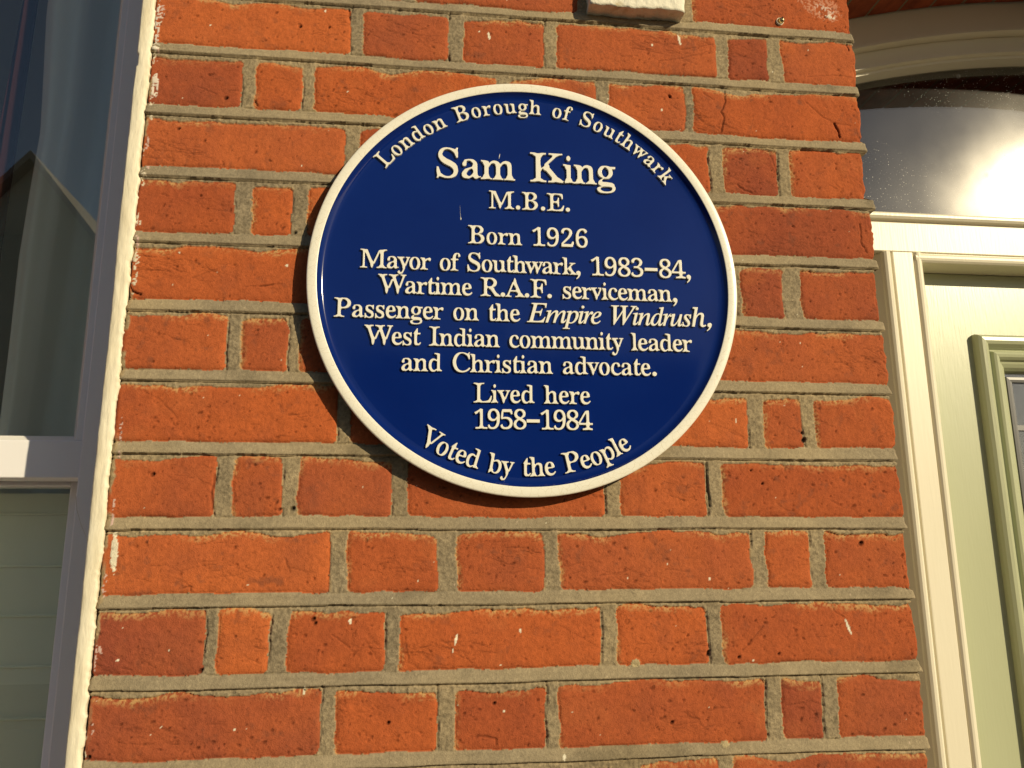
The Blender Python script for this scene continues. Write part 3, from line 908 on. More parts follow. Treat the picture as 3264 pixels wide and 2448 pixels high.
GLYPHS = {
    'R1': (375, '63,-2 63,38 130,38 146,45 166,78 171,110 171,355 154,417 107,366 80,351 67,348 58,350 51,357 50,377 39,383 32,393 74,411 131,448 178,483 216,475 238,466 234,451 236,77 259,46 276,38 345,38 345,-2 250,-1 219,7 188,7 158,-1'),
    'R2': (375, '38,15 43,35 43,61 48,95 188,244 224,305 243,371 238,397 227,416 201,437 189,443 174,445 154,441 137,432 122,418 108,396 101,366 103,340 90,340 71,347 48,365 43,378 43,408 53,432 76,458 93,471 116,480 143,485 198,486 220,483 240,477 256,468 280,446 298,425 306,402 310,375 307,334 286,285 237,221 88,74 258,71 272,73 283,82 300,120 305,141 344,140 342,71 322,36 325,16 309,4 87,3 55,6'),
    'R3': (375, '163,-6 104,-1 81,6 63,16 39,39 28,62 29,87 34,98 46,101 63,118 73,122 74,99 82,76 97,60 115,49 135,42 159,40 200,49 225,64 237,75 248,92 256,113 258,140 249,166 217,205 194,218 168,224 137,227 94,226 95,269 140,269 166,272 188,280 205,295 231,338 240,367 238,392 227,412 200,436 186,442 169,445 155,443 131,431 109,393 101,353 87,352 68,358 55,368 42,387 40,401 42,418 51,435 79,462 109,479 149,486 196,486 236,477 253,469 278,447 296,426 306,403 309,377 307,353 300,331 290,309 273,287 250,272 211,255 275,229 303,206 320,176 324,159 325,115 315,77 285,30 230,2'),
    'R4': (375, '119,-2 118,38 140,37 178,46 207,62 212,83 195,125 40,125 16,132 7,166 181,455 207,466 231,473 262,473 277,463 273,448 277,417 276,200 293,169 363,169 363,125 293,125 276,83 280,62 310,46 348,37 359,38 358,-1 289,0 256,7 222,1|59,171 195,169 212,208 212,350 199,413 192,393'),
    'R5': (375, '165,-6 106,-1 84,6 67,16 45,39 35,62 35,87 40,96 51,98 67,114 77,116 84,82 110,51 137,41 154,40 196,50 209,56 234,79 245,98 252,121 255,148 248,181 234,207 215,225 195,237 173,244 146,246 104,243 71,234 47,251 45,280 57,413 70,445 74,466 94,476 284,476 301,465 298,448 317,418 319,357 281,357 275,380 267,399 245,410 104,407 95,313 95,282 126,289 168,292 216,286 237,280 273,260 297,233 313,204 320,168 320,123 310,82 301,64 279,32 225,2'),
    'R6': (375, '197,-7 165,-4 136,5 112,21 91,42 75,67 62,98 48,174 47,239 51,256 48,274 54,322 71,380 83,406 98,428 116,448 137,465 162,478 191,485 249,486 272,480 312,451 324,432 327,413 325,403 303,378 285,371 269,371 264,402 245,434 226,444 216,446 191,440 171,426 139,386 124,347 114,298 126,271 161,287 218,295 255,288 285,272 307,250 323,223 332,192 335,134 329,95 315,60 294,30 280,17 263,6 244,-1|199,38 215,41 229,49 243,62 256,83 265,112 270,148 267,183 256,211 241,230 226,242 210,249 193,252 155,241 128,220 110,189 118,136 131,94 161,56 179,43'),
    'R8': (375, '148,-6 118,1 92,13 72,28 58,45 47,63 36,102 35,122 37,146 43,167 54,187 70,207 93,224 128,242 80,283 67,303 58,322 53,342 52,382 62,417 83,450 101,466 125,479 155,485 214,486 235,483 253,477 283,459 310,424 319,398 322,369 320,347 308,307 237,259 291,223 312,202 331,171 337,150 339,109 332,76 317,48 292,22 275,11 256,2 209,-7|203,283 229,305 248,331 257,348 260,371 246,408 222,436 200,445 187,447 171,444 157,437 131,413 121,394 116,372 119,348 129,328 143,311 172,294|187,32 208,35 226,43 242,55 257,70 269,90 276,116 273,140 261,160 245,176 199,206 163,219 122,181 102,144 97,119 103,93 115,72 131,55 148,43 166,35'),
    'R9': (375, '152,-7 106,-2 88,5 63,23 55,34 45,69 52,93 75,108 92,71 103,56 118,45 135,38 156,36 182,42 205,57 226,83 244,120 258,169 250,229 213,197 196,190 155,185 120,192 91,207 68,229 53,254 43,285 40,324 41,352 46,379 53,403 64,425 79,445 97,462 120,476 147,484 177,486 209,484 237,475 263,461 283,440 300,415 314,385 326,330 329,261 321,159 305,102 294,76 279,53 261,33 240,15 215,3 185,-5|184,234 211,241 222,248 264,306 257,354 244,391 218,425 201,437 181,441 164,438 148,429 133,415 119,393 110,364 105,328 108,297 118,272 132,253 148,242 165,236'),
    'RA': (437, '-13,-4 -13,22 3,22 20,33 45,77 157,356 183,378 186,409 207,464 223,463 246,406 250,373 258,342 355,109 380,85 422,28 431,23 447,22 447,-4 382,-1 351,5 321,7 290,-2 225,-4 225,22 258,24 274,33 283,46 290,87 250,129 141,131 106,129 79,49 84,34 97,24 124,20 132,22 132,-4 25,-1|120,165 210,162 236,165 245,199 218,262 177,316 168,286'),
    'RB': (443, '12,-4 12,21 36,22 50,28 70,43 93,57 94,370 49,430 11,435 11,459 84,457 118,448 152,456 220,457 274,455 318,445 363,398 373,376 376,350 374,330 368,312 358,295 341,280 317,266 263,247 325,230 355,215 375,194 388,175 396,155 398,131 394,99 383,71 333,20 314,9 291,2 174,-2 143,7 111,7 79,-2|188,254 220,256 244,264 261,274 288,313 302,345 296,375 281,396 255,421 238,429 216,432 195,427 176,391 162,356 162,287|222,26 247,29 266,38 297,67 313,93 321,128 309,164 277,208 256,218 231,226 197,229 186,227 162,198 162,98 194,36 208,27'),
    'RC': (468, '257,-12 213,-8 174,4 139,23 111,49 88,79 58,148 47,207 49,270 64,325 88,376 111,407 140,433 175,453 215,464 275,467 328,457 388,436 400,442 409,451 417,469 440,469 427,434 441,371 440,304 417,305 383,381 327,424 297,437 265,441 229,434 200,416 175,388 151,349 133,294 125,260 124,226 126,194 132,162 151,111 175,73 204,47 238,31 278,25 304,28 331,36 356,48 381,64 428,109 454,89 426,55 398,30 366,11 333,-2 296,-10'),
    'RE': (442, '10,-4 10,21 35,20 50,25 69,41 91,54 95,77 93,397 69,413 50,430 35,435 12,435 12,459 80,457 112,448 144,448 176,457 367,455 391,447 401,421 404,388 403,316 380,316 371,355 357,383 340,407 295,422 255,428 232,429 201,425 171,389 163,353 163,281 187,250 193,248 220,251 242,258 258,271 277,315 285,349 308,349 309,280 307,248 308,114 284,114 269,179 255,207 185,220 163,191 163,66 169,50 194,38 231,30 289,35 334,48 355,58 395,119 409,147 435,147 421,71 410,36 397,7 370,0 176,-1 143,7 111,7 79,-2'),
    'RF': (404, '11,-4 11,21 36,23 50,29 93,59 94,375 91,399 49,427 34,433 10,435 10,459 77,457 109,448 141,448 172,457 362,455 386,448 395,421 399,388 398,316 374,316 360,366 343,400 327,410 287,424 230,429 201,427 190,418 177,399 162,368 162,277 190,249 217,252 238,260 254,272 273,316 281,350 306,351 307,281 304,249 306,114 282,114 274,152 265,179 255,199 238,211 216,219 189,222 162,188 162,79 185,42 210,26 261,21 261,-4 166,-2 136,7 106,7 76,-2'),
    'RI': (261, '9,-4 9,21 33,23 48,28 87,54 95,74 95,388 85,407 51,430 35,435 9,435 9,459 79,457 112,448 145,448 178,457 249,459 249,435 224,434 208,430 174,407 163,388 163,108 166,76 207,29 250,21 250,-4 179,-2 146,7 113,7 80,-2'),
    'RK': (510, '12,-4 12,21 36,22 51,27 70,43 94,56 95,379 92,401 70,413 51,429 36,434 13,435 13,459 81,457 113,448 146,448 178,457 246,459 247,435 206,429 192,413 168,380 163,343 163,270 175,215 217,246 226,283 333,393 345,418 340,426 322,434 287,435 287,459 453,457 490,459 490,435 477,437 458,434 438,427 394,402 277,284 292,263 297,228 412,84 466,49 488,28 523,21 523,-4 451,-2 383,7 349,-2 277,-4 277,21 306,20 320,24 328,35 330,75 250,174 218,188 199,213 184,198 163,159 164,56 207,27 222,22 247,21 246,-4 178,-2 145,7 113,7 81,-2'),
    'RL': (426, '11,-4 11,21 36,22 50,27 69,43 93,56 94,379 91,402 69,414 50,429 36,434 12,435 12,459 83,457 116,448 183,457 254,459 254,435 209,431 187,417 162,380 162,82 201,34 234,29 291,35 335,50 355,62 393,127 407,158 432,159 415,61 394,8 369,1 176,-2 144,7 112,7 80,-2'),
    'RM': (634, '10,-4 10,21 34,22 49,27 66,44 70,79 70,382 66,413 51,429 11,435 11,459 83,457 117,450 151,450 177,443 182,421 278,193 317,145 325,173 433,429 459,441 483,448 516,448 550,457 621,459 621,435 599,433 585,428 565,413 543,401 541,84 583,26 621,21 621,-4 553,-2 522,7 490,7 459,-2 392,-4 391,21 431,28 474,82 474,336 459,367 454,395 447,369 340,112 312,90 309,58 287,2 271,2 249,57 246,88 238,117 144,340 106,385 110,358 112,58 114,42 132,26 148,21 173,21 173,-4 45,-2'),
    'RP': (418, '11,-4 11,21 36,22 50,27 69,43 93,56 94,379 91,401 50,428 36,434 12,435 12,459 82,457 115,448 148,448 181,457 266,456 287,453 306,447 349,417 364,403 375,387 383,371 387,352 388,316 381,288 367,263 331,229 314,217 292,209 268,205 186,202 162,174 164,56 206,27 221,22 246,21 246,-4 177,-2 145,7 112,7 80,-2|186,234 201,232 231,235 253,243 270,254 286,270 303,295 312,329 305,363 290,389 259,417 241,426 216,429 192,420 182,398 162,365 162,263'),
    'RR': (473, '11,-4 11,21 36,22 50,27 69,43 93,56 94,379 91,401 50,428 36,434 12,435 12,459 83,457 117,448 183,457 279,454 305,449 328,440 373,403 388,379 396,351 395,313 389,294 379,276 345,237 307,226 331,192 340,157 379,99 403,73 435,53 454,29 479,20 484,22 484,-4 409,-1 374,4 345,13 336,36 249,168 215,183 200,209 186,208 162,179 164,56 206,27 221,22 246,21 246,-4 177,-2 145,7 112,7 80,-2|186,238 203,236 261,244 281,257 311,302 323,336 314,367 298,390 267,418 248,426 224,429 198,424 193,420 162,355 162,264'),
    'RS': (390, '40,-14 49,23 38,90 39,162 65,162 99,61 114,52 137,33 165,21 197,17 220,20 239,27 267,52 277,69 284,90 281,121 263,149 232,172 150,212 108,243 91,263 67,306 61,332 59,357 62,380 69,401 80,421 95,438 114,452 136,461 159,466 185,468 230,464 300,444 313,457 318,470 343,470 337,429 344,393 343,315 320,315 292,384 278,401 246,426 230,435 212,441 194,443 173,440 156,434 142,424 123,397 118,380 116,362 120,345 130,329 182,291 247,261 308,221 335,183 345,132 346,108 342,84 334,61 322,39 305,20 282,5 255,-5 225,-10 192,-12 158,-10 85,11 71,5 63,-13'),
    'RV': (428, '213,-11 190,44 181,107 73,360 48,382 11,426 0,432 -18,435 -18,459 50,457 82,451 114,448 147,457 215,459 215,435 167,429 155,419 133,409 143,372 218,195 237,169 259,146 265,174 343,379 352,419 340,429 295,435 295,459 406,457 446,459 446,435 429,435 411,425 386,381 289,127 255,107 250,44 229,-11'),
    'RW': (611, '171,-10 152,47 148,110 59,370 32,393 6,430 -3,435 -20,435 -19,459 50,457 83,448 115,457 185,459 185,435 151,429 148,424 122,410 130,368 185,210 201,181 223,156 230,183 285,326 322,352 301,404 271,420 266,426 225,435 225,459 289,457 349,448 379,457 443,459 443,435 414,433 402,424 393,412 381,381 436,223 450,193 474,169 479,196 536,371 545,416 536,427 499,435 499,459 594,456 628,459 628,435 613,432 598,419 579,378 500,138 471,114 466,49 446,-11 428,-11 408,47 401,110 343,286 316,306 309,278 252,133 219,112 211,48 189,-9'),
    'Ra': (344, '255,-3 231,6 222,19 199,31 187,19 152,-1 134,-5 114,1 96,-1 76,3 62,12 51,22 44,34 38,63 41,85 52,105 80,144 97,156 194,193 211,242 204,259 175,287 164,292 148,294 124,291 112,283 110,274 108,223 102,211 88,200 77,197 58,205 49,218 46,236 52,259 69,281 75,302 94,310 137,319 185,320 205,317 223,310 255,283 267,265 275,241 277,99 281,62 304,36 321,45 335,27 298,19 278,5|151,35 172,44 194,65 214,99 214,134 195,164 175,159 156,148 141,136 119,105 108,84 118,54 135,42'),
    'Rb': (361, '39,-15 45,19 45,50 59,81 59,357 42,388 33,425 4,436 4,459 73,455 106,448 124,441 122,314 140,283 160,304 189,317 221,319 243,315 263,306 280,293 294,278 305,260 321,217 326,166 325,135 321,107 313,80 302,55 288,33 269,13 247,-2 221,-10 192,-12 162,-8 132,4 105,26 54,-14|183,16 203,21 217,32 240,61 252,94 259,136 261,160 257,199 248,230 235,253 219,267 203,274 184,278 157,267 151,259 127,259 122,244 122,103 141,69 148,40 160,23'),
    'Rc': (293, '156,-9 132,-5 110,5 91,18 75,34 61,53 50,74 42,98 35,150 35,179 40,207 47,233 59,257 74,280 94,299 119,312 146,319 175,321 205,319 230,310 257,277 264,262 265,236 259,223 252,221 246,214 237,210 218,217 210,229 205,261 183,291 169,295 153,291 140,282 119,248 108,221 99,163 103,120 118,85 154,53 178,43 204,40 227,45 248,56 271,74 292,61 270,36 250,18 229,5 206,-4 181,-8'),
    'Rd': (370, '140,-11 118,-6 98,3 82,16 68,32 56,50 41,95 36,147 41,207 48,232 57,256 69,276 84,293 102,306 123,315 146,319 176,317 203,304 221,285 239,310 239,402 228,415 214,421 210,427 172,436 172,459 247,457 304,441 303,74 333,38 341,33 358,31 357,7 335,8 315,6 292,14 246,6 238,9 221,35 204,9 174,-7|171,30 190,37 207,54 228,58 239,73 239,244 234,259 211,259 204,267 174,279 156,275 141,267 127,251 114,227 106,194 102,153 105,113 113,81 125,56 140,42 154,34'),
    'Re': (301, '154,-9 129,-5 108,5 89,18 74,34 61,53 50,75 43,99 38,127 36,157 40,211 47,236 57,259 70,279 87,298 108,312 132,318 157,320 194,317 225,304 247,279 266,231 271,194 267,182 250,173 216,164 150,164 121,162 104,126 115,93 132,69 152,54 175,46 199,44 224,50 246,65 270,89 291,73 271,45 251,24 229,8 205,-2 180,-7|120,196 159,194 197,196 199,215 197,246 188,275 183,285 174,292 161,295 149,291 131,272 120,256 111,233 105,204'),
    'Rf': (214, '11,-4 10,20 38,25 68,73 68,243 53,277 17,277 17,310 53,310 68,352 71,382 79,406 110,450 138,464 174,467 200,465 223,459 234,438 245,426 251,414 252,388 246,372 225,361 201,373 194,390 201,417 189,439 180,441 169,439 157,428 134,350 147,310 203,310 203,277 147,277 132,246 132,65 136,45 155,35 168,23 181,19 204,20 204,-4 138,-2 107,7 76,-2'),
    'Rg': (327, '106,-140 72,-135 47,-123 31,-106 22,-90 19,-75 24,-57 42,-44 94,-28 52,-1 42,15 41,31 48,51 54,62 66,74 119,110 81,127 63,141 44,175 39,192 39,229 50,260 72,290 88,305 108,315 157,320 183,319 209,315 233,306 319,307 315,270 265,269 269,242 275,223 275,187 265,159 245,132 215,108 195,102 142,102 114,91 103,71 101,55 117,45 175,45 258,35 286,17 294,7 297,-6 298,-20 312,-37 311,-67 300,-95 274,-116 240,-131 197,-139 173,-142|157,126 171,129 188,147 200,162 209,183 212,211 211,239 202,261 171,292 157,295 144,292 116,260 106,239 101,211 106,183 122,145 144,129|161,-114 192,-113 217,-108 236,-101 249,-91 256,-79 262,-55 259,-45 251,-37 205,-30 133,-30 98,-37 87,-48 73,-73 76,-83 96,-100 112,-108 133,-113'),
    'Rh': (381, '14,-4 14,19 41,29 50,56 68,87 68,368 38,432 30,436 15,436 15,459 83,455 116,448 133,441 132,298 149,271 158,285 173,298 189,308 225,316 267,305 285,296 298,283 306,265 312,241 314,87 345,24 352,20 368,20 367,-4 299,1 234,1 198,-4 198,20 207,18 220,24 227,36 250,55 251,185 248,218 235,260 214,269 203,269 184,264 167,252 132,199 132,92 162,24 169,20 184,20 184,-4 148,-1 115,7 83,0'),
    'Ri': (198, '101,368 89,373 75,387 69,403 71,430 81,446 90,453 101,457 112,453 126,438 132,422 130,395 120,379 112,373|14,-4 14,19 42,29 50,56 69,88 69,219 50,252 43,282 16,290 17,314 53,311 85,303 117,303 134,296 132,88 150,56 158,29 184,19 184,-4 148,7 115,7 83,0'),
    'Rk': (359, '13,-4 13,19 42,29 50,56 68,87 68,367 40,431 32,435 16,436 17,459 53,457 84,448 116,448 134,441 132,200 142,154 177,192 198,224 233,261 240,278 237,284 228,289 209,292 201,289 201,314 310,312 349,314 349,290 321,286 298,275 229,208 243,186 249,153 301,78 366,21 380,20 380,-4 310,-1 277,4 244,-2 207,-4 207,20 217,18 228,21 237,31 242,55 218,88 185,114 162,146 149,134 132,95 149,56 158,29 184,19 184,-4 147,7 115,7 82,0'),
    'Rl': (199, '14,-4 14,19 42,29 50,56 69,87 69,367 40,431 32,435 16,435 16,459 84,454 116,448 134,441 132,86 150,56 158,29 184,19 184,-4 148,7 115,7 83,0'),
    'Rm': (554, '14,-4 14,19 41,29 50,56 68,89 68,220 38,286 30,290 15,290 15,314 83,310 115,303 130,294 148,269 156,284 171,297 187,307 203,313 220,315 257,308 285,294 294,284 301,272 321,265 331,281 346,296 363,307 381,313 399,316 442,306 459,297 472,283 480,265 486,242 488,87 518,24 525,20 540,20 540,-4 409,1 373,-4 373,20 388,20 399,29 425,88 425,185 423,218 410,260 389,269 378,269 360,265 343,253 309,207 309,86 338,24 345,20 360,20 360,-4 325,1 231,1 195,-4 195,20 210,20 221,29 247,88 245,218 232,260 211,269 200,269 181,264 165,252 131,199 131,92 143,55 160,24 167,20 182,20 181,-4 145,7 114,7 82,0'),
    'Rn': (381, '14,-4 14,19 41,29 50,56 68,89 68,220 38,286 30,290 15,290 15,314 83,310 116,303 132,294 149,272 158,286 172,299 189,308 224,316 267,305 285,296 298,283 306,265 312,241 314,87 345,24 352,20 368,20 367,-4 299,1 234,1 198,-4 198,20 207,18 220,24 227,36 250,55 251,185 248,218 235,260 214,269 203,269 184,264 167,252 132,199 132,92 162,24 169,20 184,20 184,-4 148,-1 115,7 83,0'),
    'Ro': (336, '169,-12 140,-10 113,-3 90,11 72,31 58,52 48,75 41,100 35,154 36,182 40,209 48,234 58,257 72,278 90,298 113,312 139,318 168,320 196,318 223,312 246,298 263,279 277,258 288,235 295,210 300,183 299,125 295,99 288,74 277,50 263,29 246,10 223,-4 197,-10|169,13 184,17 196,27 206,40 230,117 235,154 230,207 220,246 213,260 195,283 184,293 169,297 152,293 141,283 123,260 110,228 102,182 101,154 106,118 131,40 141,27 153,17'),
    'Rp': (371, '13,-143 13,-120 38,-114 68,-64 68,212 52,243 42,280 15,292 15,314 50,309 81,309 112,303 127,294 144,267 150,282 163,297 178,308 194,315 230,319 253,315 272,306 289,293 302,276 314,258 323,236 332,187 333,130 322,77 313,54 302,34 287,17 270,3 250,-7 227,-11 196,-8 168,6 150,28 132,-13 132,-59 169,-114 202,-119 201,-143 125,-141 89,-132 53,-141|195,30 213,34 228,42 243,57 256,82 264,115 268,154 265,193 258,225 246,250 232,265 217,273 199,276 181,270 166,256 132,202 132,64 163,49 177,36'),
    'Rr': (287, '14,-4 14,19 42,29 50,56 69,88 68,219 50,252 43,282 16,290 17,314 83,309 115,303 130,294 147,256 155,274 169,291 193,293 220,309 233,313 249,310 260,304 272,287 274,277 264,238 258,231 248,228 188,258 181,255 166,239 159,226 134,214 133,55 143,41 157,34 161,28 202,20 201,-4 126,-2 90,7 54,-1'),
    'Rs': (288, '151,-12 132,-11 73,7 65,4 53,-12 32,-13 32,109 56,109 65,81 76,60 90,42 105,28 122,20 140,17 155,18 167,23 183,37 194,59 192,78 181,97 161,113 91,150 76,164 64,177 57,191 51,220 49,245 54,268 64,291 84,309 111,318 141,321 166,318 213,306 228,322 248,323 248,218 226,218 206,260 194,274 180,285 165,292 149,294 126,289 108,269 103,259 111,229 142,204 206,169 221,156 231,144 249,95 249,66 242,40 229,17 208,0 181,-9'),
    'Rt': (228, '124,-2 101,2 86,11 77,20 67,49 65,244 62,292 36,295 39,292 54,311 106,398 128,426 147,427 145,348 148,314 176,312 211,314 211,275 176,277 148,275 128,246 129,81 142,48 168,42 181,47 192,58 205,78 229,68 215,40 201,21 184,6 165,-1 143,2'),
    'Ru': (375, '106,3 87,12 76,25 69,43 63,67 62,218 51,248 31,286 23,290 7,290 7,314 77,309 109,303 127,296 126,108 130,72 148,44 177,37 195,42 211,52 244,96 244,217 217,281 212,286 203,290 185,290 185,314 257,311 290,303 309,296 308,100 334,42 364,33 364,9 341,10 321,8 298,16 251,5 241,7 227,36 219,23 188,0 169,-5 150,-8'),
    'Rv': (306, '143,-9 121,48 118,80 63,224 40,249 14,285 7,289 -7,290 -7,314 31,310 168,314 168,290 156,292 142,289 116,264 150,176 166,149 185,125 193,157 231,254 236,272 233,281 223,289 199,290 199,314 271,312 309,314 309,292 295,288 281,276 209,101 183,78 180,47 159,-9'),
    'Rw': (435, '123,-8 101,52 98,86 42,239 14,264 4,282 -14,291 -14,313 27,307 64,307 101,303 142,314 143,290 122,286 119,275 101,262 130,185 147,155 167,130 177,165 206,235 187,285 164,292 164,314 230,311 261,303 292,303 327,314 327,290 309,288 297,276 282,267 303,197 316,168 336,144 343,172 378,257 382,275 377,286 352,291 352,314 401,312 449,314 450,292 428,281 356,107 332,82 328,50 304,-10 289,-10 270,49 265,112 246,172 223,194 215,165 192,106 165,83 162,50 139,-9'),
    'Ry': (300, '52,-142 17,-117 10,-108 5,-84 8,-68 17,-64 26,-49 35,-46 58,-57 66,-88 86,-97 101,-85 110,-71 125,-43 135,-5 124,22 118,85 61,227 43,253 21,273 13,284 -4,291 -9,289 -9,314 29,310 166,314 166,290 138,286 133,274 115,263 147,183 163,150 185,122 192,151 231,261 233,273 227,286 199,290 199,314 267,312 304,314 304,290 292,289 281,278 210,93 186,68 183,35 177,4 133,-98 110,-125 96,-133'),
    'IE': (454, '-40,-5 -34,18 -9,20 5,23 15,29 23,38 37,75 121,386 127,419 122,434 118,438 75,448 81,470 446,470 425,359 404,359 397,412 391,420 372,431 309,437 252,437 224,434 211,423 166,265 245,267 269,272 286,280 299,291 309,307 318,331 340,331 291,156 269,156 272,187 267,217 251,229 213,232 158,232 110,47 114,36 118,33 153,29 229,30 280,39 301,47 320,58 353,88 383,133 406,132 355,-5'),
    'IW': (592, '77,-15 93,413 89,426 83,436 74,442 59,446 34,448 38,470 236,470 229,448 202,446 189,442 181,436 175,426 170,387 159,145 156,123 316,356 317,413 314,426 309,435 300,442 288,446 261,447 266,470 455,470 448,448 413,442 398,423 392,378 383,152 379,128 554,398 563,417 565,430 561,438 547,444 515,448 523,470 673,470 668,447 651,445 628,431 586,379 322,-15 301,-15 313,278 317,302 98,-15'),
    'Id': (355, '61,-13 39,-11 21,-3 6,10 -5,28 -12,49 -14,73 -7,120 1,145 40,220 96,283 144,312 192,321 217,319 236,310 241,302 270,435 265,446 227,450 232,472 305,484 340,492 350,482 241,59 240,39 249,35 261,40 279,56 306,88 324,72 266,8 250,-4 234,-11 217,-13 195,-9 182,5 178,27 187,71 194,90 148,29 113,1 88,-10|101,34 124,47 161,88 194,145 218,205 227,259 218,287 206,294 198,295 178,292 157,282 125,253 96,211 67,139 57,92 57,64 66,44 81,34'),
    'Ie': (287, '89,-12 61,-9 37,1 17,17 2,40 -6,67 -9,99 -3,144 4,167 42,234 98,287 130,306 163,318 195,321 215,320 231,315 245,307 255,296 261,282 263,266 257,237 240,210 211,185 172,164 122,148 66,138 61,98 68,60 87,38 119,31 150,36 183,54 221,88 238,71 213,43 190,23 167,8 143,-3 116,-10|70,163 122,177 152,193 165,202 184,224 195,247 199,271 197,284 191,291 180,293 167,291 140,276 99,227'),
    'Ih': (402, '304,-12 285,-10 269,-3 256,8 246,23 240,40 238,60 241,99 274,258 276,283 273,303 265,314 250,318 227,313 202,297 165,252 138,202 91,-5 19,-5 113,450 109,465 95,474 60,477 68,515 202,515 149,280 165,306 185,329 206,347 228,360 250,368 274,371 297,369 316,362 332,351 342,335 349,315 351,291 315,100 313,68 315,52 321,44 331,41 357,47 376,58 393,30 361,6 332,-7'),
    'Ii': (177, '122,388 95,400 83,428 95,456 122,468 151,456 163,428 151,399|33,-13 12,-8 -1,6 -5,29 7,87 55,264 51,275 48,278 11,283 16,303 125,322 136,310 68,77 63,52 67,39 72,37 85,42 103,59 129,91 146,74 106,25 87,8 69,-3 51,-11'),
    'Im': (550, '409,-12 388,-8 375,7 371,31 379,79 419,219 425,255 424,263 419,268 411,270 388,263 375,254 329,206 284,135 255,70 232,-5 169,-5 230,204 240,257 239,264 235,268 227,270 199,259 159,226 118,176 91,126 44,-5 -19,-5 53,244 55,270 49,277 11,283 15,304 93,315 125,322 136,310 105,206 95,185 120,223 151,258 181,285 210,305 237,317 263,321 288,316 304,301 309,277 296,214 288,192 311,227 340,261 368,287 395,305 422,317 449,321 473,316 489,300 494,276 491,252 438,50 441,41 466,52 499,95 515,76 479,26 462,10 445,-3 428,-10'),
    'In': (364, '222,-14 194,-3 184,27 237,254 236,263 232,268 225,269 198,259 163,229 127,186 89,122 55,29 46,-5 -19,-5 48,222 57,262 50,276 12,280 15,301 132,322 138,316 138,307 108,208 96,185 106,203 154,258 185,285 214,304 240,316 263,320 287,316 302,301 307,278 305,251 250,49 254,40 259,39 271,44 287,62 310,98 329,84 294,29 277,10 259,-3 241,-11'),
    'Ip': (340, '-103,-154 -97,-132 -61,-127 -52,-122 -39,-102 55,262 52,274 10,281 16,302 125,321 136,312 133,298 116,257 127,274 146,291 165,304 185,314 205,319 226,321 251,319 272,310 290,296 302,276 310,253 313,226 311,198 305,170 295,142 266,90 227,44 204,25 180,9 154,-3 128,-10 101,-12 80,-11 53,-2 28,-114 32,-124 37,-128 83,-133 77,-154|101,14 118,17 135,23 152,34 184,65 198,85 231,155 243,228 238,257 231,268 223,275 212,280 200,281 179,278 159,267 130,238 107,195 68,40 71,26 82,17'),
    'Ir': (224, '-19,-5 41,210 51,259 48,272 7,280 10,301 118,321 126,320 130,314 103,210 93,187 110,224 154,285 174,305 191,317 208,322 233,311 242,283 237,259 221,242 211,237 200,235 176,244 169,260 147,233 122,197 100,155 79,108 61,56 45,-5'),
    'Is': (248, '78,-13 6,1 -2,-2 -6,-9 -28,-9 -12,111 9,110 12,78 18,55 28,38 40,25 54,18 71,15 85,17 96,22 106,30 114,40 119,53 121,68 118,83 112,99 59,172 41,204 35,238 37,261 46,281 60,298 78,311 99,319 123,321 167,315 194,307 203,311 205,319 226,319 211,209 191,209 186,239 180,259 171,275 160,285 146,292 121,293 106,284 97,269 96,261 98,247 106,230 159,157 177,123 184,89 183,70 178,53 160,23 133,1 116,-7 98,-12'),
    'Iu': (364, '46,-13 32,-12 20,-7 11,1 4,11 -1,38 3,69 49,248 50,272 45,278 8,283 11,304 120,322 133,314 130,294 67,73 64,54 66,44 71,39 79,37 91,39 120,58 173,118 222,205 258,314 320,314 260,91 252,47 255,38 260,37 273,42 290,59 314,92 331,75 295,25 277,9 260,-3 241,-11 222,-13 201,-9 188,5 184,27 194,82 207,124 145,43 102,5 74,-8')}


def glyph(key):
    adv, s = GLYPHS[key]
    return adv, [[tuple(map(float, p.split(','))) for p in c.split()] for c in s.split('|')]


def disc(cx, cy, r, n=14):
    return [(cx + r * math.cos(6.2832 * k / n), cy + r * math.sin(6.2832 * k / n)) for k in range(n)]


def punct(ch):
    if ch == '.':
        return 215, [disc(105, 46, 54)]
    if ch == ',':
        return 215, [[(48, 52), (60, 85), (100, 102), (140, 88), (160, 45), (150, -10), (115, -70), (62, -112), (50, -92), (88, -50), (100, -10), (70, 0)]]
    if ch == '\u2013':
        return 400, [[(35, 162), (350, 162), (350, 240), (35, 240)]]


LOWER = .945        # the plaque's lower case is a little smaller than the outline's


def layout(runs, spacew):
    """[(style, text)] -> list of (contours, x0) in em/1000, total width without tracking, number of gaps"""
    out = []
    x = 0
    for style, text in runs:
        for ch in text:
            if ch == ' ':
                x += spacew; out.append((None, x, style)); continue
            adv, cs = punct(ch) if ch in '.,\u2013' else glyph(style + ch)
            if style == 'I' and ch in '.,':
                cs = [[(px + .18 * py, py) for px, py in c] for c in cs]
            if ch.islower():
                cs = [[(px * LOWER, py * LOWER) for px, py in c] for c in cs]; adv *= LOWER
            xs = [p[0] for c in cs for p in c]
            out.append((cs, x, style, min(xs), max(xs)))
            x += adv
    return out


